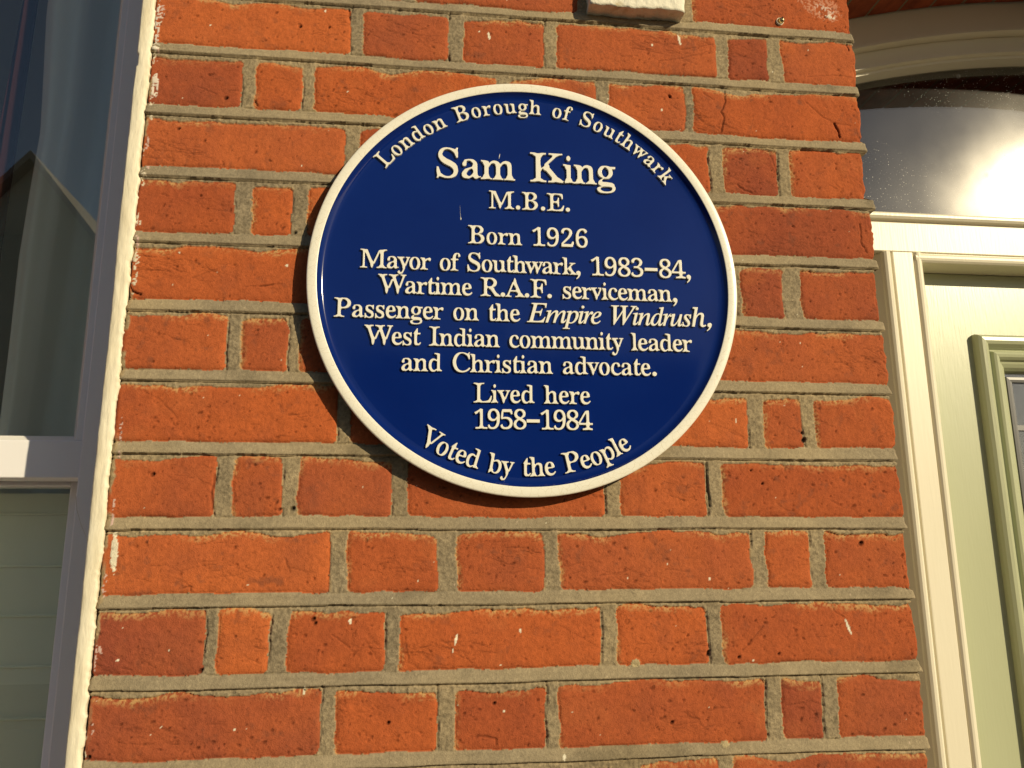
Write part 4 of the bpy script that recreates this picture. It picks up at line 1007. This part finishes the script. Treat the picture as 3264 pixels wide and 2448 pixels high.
def emboss(glyph_list, name):
    """closed 2-D outlines per letter (mm about the plaque centre) -> raised enamel lettering mesh"""
    bm = bmesh.new()
    y0, y1 = FY + .25, FY - 2.5
    for cs in glyph_list:
        pts = []; edges = []
        for c in cs:
            o_ = len(pts); n = len(c)
            pts += [Vector(p) for p in c]
            edges += [(o_ + i, o_ + (i + 1) % n) for i in range(n)]
        vo, eo, fo, ov, oe, of = delaunay_2d_cdt(pts, edges, [], 0, 1e-4)
        vs = [bm.verts.new(W(PXC + p.x, y1, PZC + p.y)) for p in vo]
        # triangles whose middle lies inside the outline (non-zero winding, holes run the other way)
        used = {}
        for f in fo:
            mx = sum(vo[i].x for i in f) / 3; my = sum(vo[i].y for i in f) / 3
            w = 0
            for c in cs:
                for i in range(len(c)):
                    (ax, ay), (bx, by) = c[i - 1], c[i]
                    if (ay <= my) != (by <= my):
                        if ax + (my - ay) * (bx - ax) / (by - ay) > mx:
                            w += 1 if by > ay else -1
            if w:
                bm.faces.new([vs[i] for i in f])
                for i in range(3):
                    e = (f[i], f[(i + 1) % 3])
                    if (e[1], e[0]) in used:
                        del used[(e[1], e[0])]
                    else:
                        used[e] = 1
        low = {}
        for i, j in used:
            for k_ in (i, j):
                if k_ not in low:
                    low[k_] = bm.verts.new(W(PXC + vo[k_].x, y0, PZC + vo[k_].y))
            bm.faces.new((vs[j], vs[i], low[i], low[j]))
    bmesh.ops.delete(bm, geom=[v for v in bm.verts if not v.link_faces], context='VERTS')
    me = bpy.data.meshes.new(name)
    bm.to_mesh(me); bm.free()
    return place(name, me, M_letter, plaque)


def straight(runs, xl, xr, base_, cap, spacew=250):
    items = layout(runs, spacew)
    gl = [it for it in items if it[0] is not None]
    sc = cap / 455.0
    first, last = gl[0], gl[-1]
    nat = (last[1] + last[4]) - (first[1] + first[3])
    gaps = len(items) - 1
    idx = {id(it): i for i, it in enumerate(items)}
    track = ((xr - xl) / sc - nat) / max(1, gaps)
    polys = []
    for it in gl:
        o_ = xl / sc - first[3] + it[1] + track * idx[id(it)]
        polys.append([[((px + o_) * sc, py * sc + base_) for px, py in c] for c in it[0]])
    return polys


def curved(runs, rad, a0, a1, cap, top=True, spacew=250):
    """baseline on a circle; a0..a1 degrees clockwise from the top (top) / anticlockwise from the bottom (not top)"""
    items = layout(runs, spacew)
    gl = [it for it in items if it[0] is not None]
    sc = cap / 455.0
    first, last = gl[0], gl[-1]
    nat = (last[1] + last[4]) - (first[1] + first[3])
    total = math.radians(a1 - a0) * rad / sc
    idx = {id(it): i for i, it in enumerate(items)}
    track = (total - nat) / (len(items) - 1)
    polys = []
    for it in gl:
        mid = (it[3] + it[4]) / 2
        s_ = (it[1] + track * idx[id(it)] - first[3] + mid) * sc
        th = math.radians(a0) + s_ / rad
        g_ = []
        for c in it[0]:
            r = []
            for px, py in c:
                lx = (px - mid) * sc; ly = py * sc
                if top:
                    cx_, cy_ = rad * math.sin(th), rad * math.cos(th)
                    ux, uy = math.sin(th), math.cos(th); tx_, ty_ = math.cos(th), -math.sin(th)
                else:
                    cx_, cy_ = rad * math.sin(th), -rad * math.cos(th)
                    ux, uy = -math.sin(th), math.cos(th); tx_, ty_ = math.cos(th), math.sin(th)
                r.append((cx_ + tx_ * lx + ux * ly, cy_ + ty_ * lx + uy * ly))
            g_.append(r)
        polys.append(g_)
    return polys


LINES = [
    curved([('R', 'London Borough of Southwark')], 199.1, -51.6, 53.2, 18.8),
    straight([('R', 'Sam King')], -100.5, 101.6, 116.3, 35.0),
    straight([('R', 'M.B.E.')], -42.4, 48.3, 82.0, 20.8),
    straight([('R', 'Born 1926')], -65.2, 67.2, 40.0, 20.8),
    straight([('R', 'Mayor of Southwark, 1983\u201384,')], -180.1, 183.5, 8.0, 20.8),
    straight([('R', 'Wartime R.A.F. serviceman,')], -160.7, 166.6, -19.6, 20.8),
    straight([('R', 'Passenger on the '), ('I', 'Empire Windrush,')], -205.4, 204.3, -47.3, 20.8),
    straight([('R', 'West Indian community leader')], -173.4, 180.6, -76.2, 20.8),
    straight([('R', 'and Christian advocate.')], -134.1, 139.4, -104.0, 20.8),
    straight([('R', 'Lived here')], -58.6, 65.9, -136.3, 20.8),
    straight([('R', '1958\u20131984')], -57.9, 67.4, -164.0, 20.0),
    curved([('R', 'Voted by the People')], 213.0, -33.2, 30.9, 21.2, top=False),
]
for pl_ in LINES:
    emboss(pl_, 'lettering')


def drip(pts):
    bm = bmesh.new()
    prev = None
    for x, z, w_ in pts:
        ring = [bm.verts.new(W(x - w_, FY + .1, z)), bm.verts.new(W(x, FY - w_ * .8, z)), bm.verts.new(W(x + w_, FY + .1, z))]
        if prev:
            for k_ in range(2):
                bm.faces.new((prev[k_], prev[k_ + 1], ring[k_ + 1], ring[k_]))
        prev = ring
    from_bm('paint_drip', bm, M_letter, plaque)


drip([((-11.0), (-263.0) + 14, .12), ((-11.0) + .4, (-263.0) + 6, .2), ((-11.0) + .9, (-263.0), .3), ((-11.0) + 1.1, (-263.0) - 1.5, .75), ((-11.0) + 1.1, (-263.0) - 3, .7), ((-11.0) + 1.1, (-263.0) - 3.8, .1)])
drip([(32.9 + .6, (-190.0) + 5, .15), (32.9 + .2, (-190.0) + 3, .55), (32.9 - .3, (-190.0), .4), (32.9 - .4, (-190.0) - 1.5, .1)])

# ------------------------------------------------------------------ white painted block at the top of the wall, and a screw
bm = bmesh.new()
bmesh.ops.create_cube(bm, size=1)
bmesh.ops.subdivide_edges(bm, edges=bm.edges, cuts=26, use_grid_fill=True)
for v in bm.verts:
    x, y, z = v.co
    # rounded box
    px, py, pz = 198.5 + x * 115, -8.5 + y * 25, 49 + z * 78
    ex = max(0, abs(x) * 115 - 53); ez = max(0, abs(z) * 78 - 35)
    if y < 0:
        py += .035 * (ex * ex + ez * ez)
    n_ = math.sin(px * .31 + pz * .2) * math.sin(pz * .43 + py) + random.uniform(-.5, .5)
    py += .35 * n_; pz += .8 * math.sin(px * .09) + .7 * math.sin(px * .31 + 1) + random.uniform(-.25, .25)
    px += .6 * math.sin(pz * .33)
    v.co = W(px, py, pz)
blk = from_bm('painted_block', bm, M_wblock, None, smooth=True)
tag(blk, 'small white painted block with flaking paint projecting from the brick wall above the plaque', 'block')

screw = thing('wall_screw', 386.8, 0, 21.5, 'tiny brass slotted screw in the brick beside the fanlight', 'screw')
bm = bmesh.new()
lathe(bm, 386.8, 21.5, [(0, -4.4), (1.6, -4.2), (2.8, -3.3), (3.4, -2.0), (3.4, 3)], 24)
hd = from_bm('head', bm, M_brass, screw, smooth=True)
bm = bmesh.new()
box(bm, 386.3, 387.3, -4.6, -4.0, 18.6, 24.4)
from_bm('slot', bm, M_dark, screw)
bm = bmesh.new()
lathe(bm, 385.0, 20.5, [(3.9, 2), (4.2, -1.4), (4.7, -1.4), (4.8, 2)], 24)
from_bm('wall_plug', bm, M_render, screw, smooth=True)

# ------------------------------------------------------------------ the sash window left of the pier
win = thing('sash_window', -810, 150, -1180, 'white painted sash window in the shade beside the brick pier, grey curtain behind its glass', 'window')
# painted render on the reveal: ragged front arris where the paint laps the brick
zz = np.arange(-1180, 620, 2.0)
nz = len(zz)
e1 = fb(zz * 0, zz, 9, 61, 3) * 2.2 + fb(zz * 0 + 3, zz, 60, 62) * 1.2 + (vn(zz * 0, zz / 2.6, 66) > .45) * 1.0
e0 = fb(zz * 0 + 7, zz, 80, 63) * .8 + fb(zz * 0 + 9, zz, 14, 67) * .25 + np.where((zz > -95) & (zz < -78), 1.6, 0) * 1.0
fr_ = fb(zz * 0 + 2, zz, 22, 64, 2)
rows_ = []
for (xo, yo, wj0, wj1, wf) in ((-370.5, 152, 0, 0, 0), (-370.4, 40, 1, 0, 0), (-370.2, 2.0, 1, 0, .3), (-369.6, -1.2, 1, 0, 1), (-368, -2.0, .8, 0, 1),
                               (-364, -2.3, .3, .3, 1.2), (-360, -2.2, 0, .6, 1.3), (-357.4, -1.9, 0, 1, 1.2), (-355.8, -.9, 0, 1, 1), (-355.3, .6, 0, 1, .3), (-356, 6, 0, .5, 0)):
    rows_.append(np.stack([(xo + wj0 * e0 + wj1 * e1) * K, (yo - wf * .9 * fr_) * K, (zz + Z0) * K], -1))
place('reveal_render', grid_mesh('reveal_render', np.stack(rows_, 1)[:, ::-1]), M_render, win)
bm = bmesh.new()
box(bm, -442, -369, 148, 200, -1150, 540)
box(bm, -1262, -1170, 148, 200, -1150, 540)
box(bm, -1170, -442, 148, 200, 500, 560)
from_bm('window_frame', bm, M_white, win, bevel=2.2, seg=2)
bm = bmesh.new()
extrude_x(bm, [(90, -1180), (90, -1158), (150, -1140), (215, -1138), (215, -1180)], -1262, -370)
from_bm('sill', bm, M_white, win, bevel=3)
PU = 440.0
us = bmesh.new()
box(us, -450, -425, 151, 190, -491, PU + 40)
box(us, -1187, -1162, 151, 190, -491, PU + 40)
box(us, -1162, -450, 151.5, 189, PU, PU + 40)
box(us, -1187, -425, 149.4, 191, -535, -491)
upper = from_bm('upper_sash', us, M_white, win, bevel=1.5)
bm = bmesh.new()
frame_sweep(bm, -1162, -450, -491, PU, [(-.5, 152), (0, 152.4), (6.5, 163), (7.0, 164.6)])
from_bm('putty', bm, M_putty, upper)
bm = bmesh.new()
box(bm, -1160, -452, 164, 167, -489, PU - 2)
from_bm('pane', bm, M_glass, upper)
ls = bmesh.new()
box(ls, -468, -437, 197, 236, -1130, -502)
box(ls, -1178, -1147, 197, 236, -1130, -502)
box(ls, -1147, -468, 197.5, 235, -540, -503)
box(ls, -1147, -468, 197.5, 235, -1130, -1060)
lower = from_bm('lower_sash', ls, M_white, win, bevel=1.5)
bm = bmesh.new()
box(bm, -1146, -469, 212, 215, -1058, -541)
from_bm('pane', bm, M_glass, lower)

# curtain: a hanging sheet with two deep folds
tt_ = np.array([0, .05, .16, .30, .44, .54, .60, .66, .74, .86, 1.0])
yy_ = np.array([268, 254, 246, 247, 252, 268, 312, 306, 258, 250, 258])
ts = np.linspace(0, 1, 90)
zs = np.linspace(-560, 480, 70)
PC = np.zeros((70, 90, 3), np.float32)
for i, z in enumerate(zs):
    le = np.interp(z, [-560, -470, -230, -105, -40, 144, 480], [-592, -588, -590, -586, -584, -598, -604])
    gp = np.interp(z, [-560, -228, -157, 0, 150, 480], [-556, -541, -537, -529, -527, -522])
    rt = -395
    # the deep fold sits at t=.6
    x = np.where(ts < .6, le + (gp - le) * ts / .6, gp + (rt - gp) * (ts - .6) / .4)
    y = np.interp(ts, tt_, yy_)
    y = np.convolve(np.pad(y, 3, mode='edge'), np.ones(7) / 7, 'valid')
    y = y + 3 * np.sin(ts * 21 + z * .004) + 2 * math.sin(z * .011)
    PC[i, :, 0] = x * K; PC[i, :, 1] = y * K; PC[i, :, 2] = (z + Z0) * K
cur = place('curtain', grid_mesh('curtain', PC), M_curtain, None)
md = cur.modifiers.new('cloth', 'SOLIDIFY'); md.thickness = .0012
tag(cur, 'grey curtain hanging in two soft folds behind the upper window pane', 'curtain')
PC2 = np.zeros((30, 40, 3), np.float32)  # narrow dark red sheet standing upright behind the pane
for i, z in enumerate(np.linspace(-530, 480, 30)):
    x = np.linspace(-672 + .03 * z, -648 + .02 * z, 40)
    PC2[i, :, 0] = x * K; PC2[i, :, 1] = (330 + 10 * np.sin(np.linspace(0, 9, 40) + z * .003)) * K; PC2[i, :, 2] = (z + Z0) * K
cur2 = place('curtain', grid_mesh('red_sheet', PC2), M_redstrip, None)
md = cur2.modifiers.new('cloth', 'SOLIDIFY'); md.thickness = .0012
tag(cur2, 'dark red strip deep behind the glass, left of the grey curtain', 'curtain')

# folded blind behind the lower pane
bm = bmesh.new()
pl0 = -572.0
za = [-545, pl0, -636, -695, -754, -813, -873, -933, -993, -1053]
for a_, b_ in zip(za, za[1:]):
    extrude_x(bm, [(244, a_ - .2), (244, b_ + 3.6), (242.4, b_ + 3.2), (241, b_ + 2), (241, b_ + 1), (242.4, b_ + .2), (249, b_ + .2), (249, a_ - .2)], -1140, -440)
bl_ = from_bm('window_blind', bm, M_blind, None)
tag(bl_, 'pale green pleated blind drawn down behind the lower window pane', 'blind')

# dim room behind
bm = bmesh.new()
box(bm, -2200, 470, 331, 2800, -1600, 800)
bmesh.ops.delete(bm, geom=[f for f in bm.faces if all(v.co.y < .35 for v in f.verts)], context='FACES')
tag(from_bm('room', bm, M_room), kind='structure')
# a stray cobweb thread on the frame
bm = bmesh.new()
pts = [(-441, 147, -556), (-438, 146, -572), (-431, 145.4, -590), (-424, 146, -604), (-421, 147, -622)]
prev = None
for x, y, z in pts:
    ring = [bm.verts.new(W(x + .35 * math.cos(t_), y + .35 * math.sin(t_), z)) for t_ in (0, 2.09, 4.19)]
    if prev:
        for k_ in range(3):
            bm.faces.new((prev[k_], prev[(k_ + 1) % 3], ring[(k_ + 1) % 3], ring[k_]))
    prev = ring
tag(from_bm('cobweb', bm, M_web), 'single pale cobweb thread hanging on the shaded window frame', 'cobweb')

# ------------------------------------------------------------------ the doorway right of the pier
dfr = thing('door_frame', DOORX, 230, -Z0, 'cream painted door frame with arched fanlight in the recess beside the brick pier', 'door frame')
JT = -182.4
profL = [(UR - 4, 300), (UR - 4, 290), (601, 290), (632.2, 236.4), (632.8, 233), (634.5, 229.4), (637.5, 227.2), (641, 226.9), (644, 228.4), (645.6, 231),
         (646.4, 233.6), (647.6, 232.4), (648.6, 230.4), (650, 230), (680, 230), (681, 230.6), (681.9, 232.8), (683, 229.8), (685.4, 227.6), (688.5, 227),
         (691.8, 227.7), (694.4, 230), (695.5, 234), (695.5, 300)]
bm = bmesh.new(); extrude_z(bm, profL, -Z0, JT)
from_bm('jamb', bm, M_cream, dfr)
bm = bmesh.new(); extrude_z(bm, [(2 * DOORX - x, y) for x, y in profL][::-1], -Z0, JT)
from_bm('jamb', bm, M_cream, dfr)
bm = bmesh.new()
extrude_x(bm, [(300, -181.6), (231.2, -181.6), (230, -180.4), (230, -136), (230.8, -134), (228, -132.4), (224, -131.4), (221.6, -128), (221.6, -124.6), (223.4, -121.8), (227, -121), (300, -117)],
          UR - 4, 2 * DOORX - UR + 4)
extrude_x(bm, [(300, -198), (234.4, -198), (230.6, -197), (228, -194.4), (227, -191), (227.4, -187.6), (229.6, -184.6), (232.6, -183), (232.6, -181.7), (300, -181.7)], 684, 2 * DOORX - 684)
from_bm('transom', bm, M_cream, dfr)


def arch_band(bm, rO, aO, rI, aI, y0, y1, n=48):
    """curved member between two arcs; front y0, back y1"""
    xs = np.linspace(DOORX - HALF + 2, DOORX + HALF - 2, n)
    prev = None
    for x in xs:
        zo = arch_z(rO, aO, x); zi = arch_z(rI, aI, x)
        c = [bm.verts.new(W(x, y0, zo)), bm.verts.new(W(x, y0, zi)), bm.verts.new(W(x, y1, zi)), bm.verts.new(W(x, y1, zo))]
        if prev:
            for k_ in range(4):
                bm.faces.new((prev[k_], prev[(k_ + 1) % 4], c[(k_ + 1) % 4], c[k_]))
        else:
            bm.faces.new(c)
        prev = c
    bm.faces.new(prev[::-1])


bm = bmesh.new()
arch_band(bm, 1797, 275, 1750, 222.6, 230, 300)
arch_band(bm, 1752, 224.5, 1748, 219.6, 225.5, 300)
arch_band(bm, 1749, 221, 1722, 194, 245, 300)
arch_band(bm, 1723, 195.5, 1719, 190.5, 241, 300)
arch_band(bm, 1721, 193, 1713, 185, 251, 300)
from_bm('arched_head', bm, M_cream, dfr)
bm = bmesh.new()
arch_band(bm, 1740, 214, 6000, -112, 276, 279)
from_bm('fanlight_pane', bm, M_fan, dfr)

door = thing('front_door', DOORX, 271, -Z0, 'sage green painted front door with moulded panel and leaded glass', 'door')
DF = 271.0
PXL, PXR, PZT, PZB = 789.0, 2 * DOORX - 789, -297.0, -1250.0
bm = bmesh.new()
box(bm, 697, PXL + 6, DF, DF + 45, -Z0 + 5, -199)
box(bm, PXR - 6, 2 * DOORX - 697, DF, DF + 45, -Z0 + 5, -199)
box(bm, PXL + 6, PXR - 6, DF, DF + 45, PZT - 6, -199)
box(bm, PXL + 6, PXR - 6, DF, DF + 45, -Z0 + 5, PZB + 6)
from_bm('door_leaf', bm, M_green, door)
bm = bmesh.new()
frame_sweep(bm, PXL, PXR, PZB, PZT, [(0, DF + 2), (.2, DF - 7), (2, DF - 12), (6, DF - 15), (11, DF - 15.6), (16, DF - 13.5), (19.5, DF - 9), (21.5, DF - 4), (23.5, DF - 2.5),
                                    (25.5, DF - 4), (27.5, DF - 8), (31, DF - 9.5), (35, DF - 8.5), (38.5, DF - 5), (40, DF - 1), (44, DF), (49, DF + 3), (53, DF + 8), (55, DF + 16), (55, DF + 30)])
from_bm('panel_moulding', bm, M_green, door)
bm = bmesh.new()
box(bm, PXL + 54, PXR - 54, DF + 18, DF + 21, PZB + 54, PZT - 54)
lg = from_bm('leaded_glass', bm, M_glass, door)
bm = bmesh.new()
frame_sweep(bm, PXL + 60, PXR - 60, PZB + 60, PZT - 60, [(0, DF + 18), (1, DF + 15), (5, DF + 14.4), (9, DF + 15), (10, DF + 18)])
for z in np.arange(PZT - 140, PZB, -110):
    box(bm, PXL + 62, PXR - 62, DF + 14.8, DF + 17.8, z - 4, z + 4)
for x in np.linspace(PXL + 160, PXR - 160, 4):
    box(bm, x - 4, x + 4, DF + 15, DF + 17.6, PZB + 62, PZT - 62)
from_bm('lead_came', bm, M_lead, lg)
bm = bmesh.new()
box(bm, UR + 10, 3400, 320, 3600, -Z0, 700)
bmesh.ops.delete(bm, geom=[f for f in bm.faces if all(v.co.y < .33 for v in f.verts)], context='FACES')
tag(from_bm('hall', bm, M_dark), kind='structure')
bm = bmesh.new()
box(bm, UR + 4, 2 * DOORX - UR - 4, -60, 320, -Z0 - 1, -Z0 + 90)
tag(from_bm('doorstep', bm, M_kerb, bevel=6), 'grey stone doorstep below the green front door', 'step')

# ------------------------------------------------------------------ across the street (seen mirrored in the panes and the enamel)
M_rendH = mat('grey_green_render', (.70, .71, .54), .9, .2)
add_noise_color(M_rendH, 1.5, (.66, .67, .50), (.74, .75, .58))
M_tile = mat('roof_tile', (.24, .20, .16), .85, .2)
add_noise_color(M_tile, (2, 2, 9), (.30, .26, .21), (.40, .35, .28))
M_wood = mat('white_woodwork', (.7, .7, .68), .5, .4)


def house(name, label, x0, x1, yf, yb, eaves, ridge, gable_front, wallm, win_at, chim=None):
    h = thing(name, (x0 + x1) / 2, yf, -Z0, label, 'house', 'houses across the street')
    e = eaves - Z0; rz = ridge - Z0
    bm = bmesh.new()
    xm = (x0 + x1) / 2; ym = (yf + yb) / 2
    if gable_front:
        prof = [(x0, -Z0 - 5), (x1, -Z0 - 5), (x1, e), (xm, rz), (x0, e)]
        a_ = [bm.verts.new(W(x, yf, z)) for x, z in prof]; b_ = [bm.verts.new(W(x, yb, z)) for x, z in prof]
        for k_ in range(5):
            bm.faces.new((a_[k_], a_[(k_ + 1) % 5], b_[(k_ + 1) % 5], b_[k_]))
        bm.faces.new(a_[::-1]); bm.faces.new(b_)
    else:
        prof = [(yf, -Z0 - 5), (yb, -Z0 - 5), (yb, e), (ym, rz), (yf, e)]
        extrude_x(bm, prof, x0, x1)
    from_bm('wall', bm, wallm, h)
    bm = bmesh.new()
    ov = 220
    if gable_front:
        for s_ in (-1, 1):
            xe = xm + s_ * ((x1 - x0) / 2 + ov); ze = e - ov * (rz - e) / ((x1 - x0) / 2)
            p = [(xm, rz + 20), (xe, ze + 20), (xe, ze + 140), (xm, rz + 160)]
            a_ = [bm.verts.new(W(x, yf + ov, z)) for x, z in p]; b_ = [bm.verts.new(W(x, yb - ov, z)) for x, z in p]
            for k_ in range(4):
                bm.faces.new((a_[k_], a_[(k_ + 1) % 4], b_[(k_ + 1) % 4], b_[k_]))
            bm.faces.new(a_[::-1]); bm.faces.new(b_)
    else:
        for s_ in (0, 1):
            ye = yf + ov if s_ == 0 else yb - ov
            ze = e - ov * (rz - e) / (abs(yf - yb) / 2)
            extrude_x(bm, [(ym, rz + 20), (ye, ze + 20), (ye, ze + 140), (ym, rz + 160)], x0 - 150, x1 + 150)
    roof = from_bm('roof', bm, M_tile, h)
    if chim:
        cx_, cy_, w_, hh = chim
        bm = bmesh.new()
        box(bm, cx_ - w_, cx_ + w_, cy_ - w_, cy_ + w_, rz - 500, rz + hh)
        box(bm, cx_ - w_ - 60, cx_ + w_ + 60, cy_ - w_ - 60, cy_ + w_ + 60, rz + hh, rz + hh + 120)
        from_bm('chimney', bm, wallm, roof)
    for (wx, wz, ww, wh) in win_at:
        bm = bmesh.new()
        s_ = 1
        frame_sweep(bm, wx - ww / 2, wx + ww / 2, wz - Z0, wz + wh - Z0, [(0, yf), (0, yf + 60), (70, yf + 60), (70, yf + 20)])
        box(bm, wx - ww / 2 + 70, wx + ww / 2 - 70, yf + 21, yf + 55, wz + wh * .5 - 30 - Z0, wz + wh * .5 + 30 - Z0)
        f_ = from_bm('window', bm, M_wood, h)
        bm = bmesh.new()
        box(bm, wx - ww / 2 + 60, wx + ww / 2 - 60, yf + 4, yf + 20, wz + 60 - Z0, wz + wh - 60 - Z0)
        from_bm('pane', bm, M_dark, f_)
    return h


house('gabled_house', 'grey-green rendered house with a steep front gable, mirrored in the window pane', -9400, -3000, -11900, -20000, 4000, 7950, True, M_rendH,
      [(-8300, 1000, 900, 1500)])
house('low_house', 'low tiled house with its ridge along the street, mirrored in the enamel plaque', -1400, 7600, -13500, -21000, 3300, 6200, False, M_rendH,
      [(300, 900, 1400, 1300), (3000, 900, 1400, 1300), (5800, 900, 1400, 1300)], (1600, -17250, 320, 600))
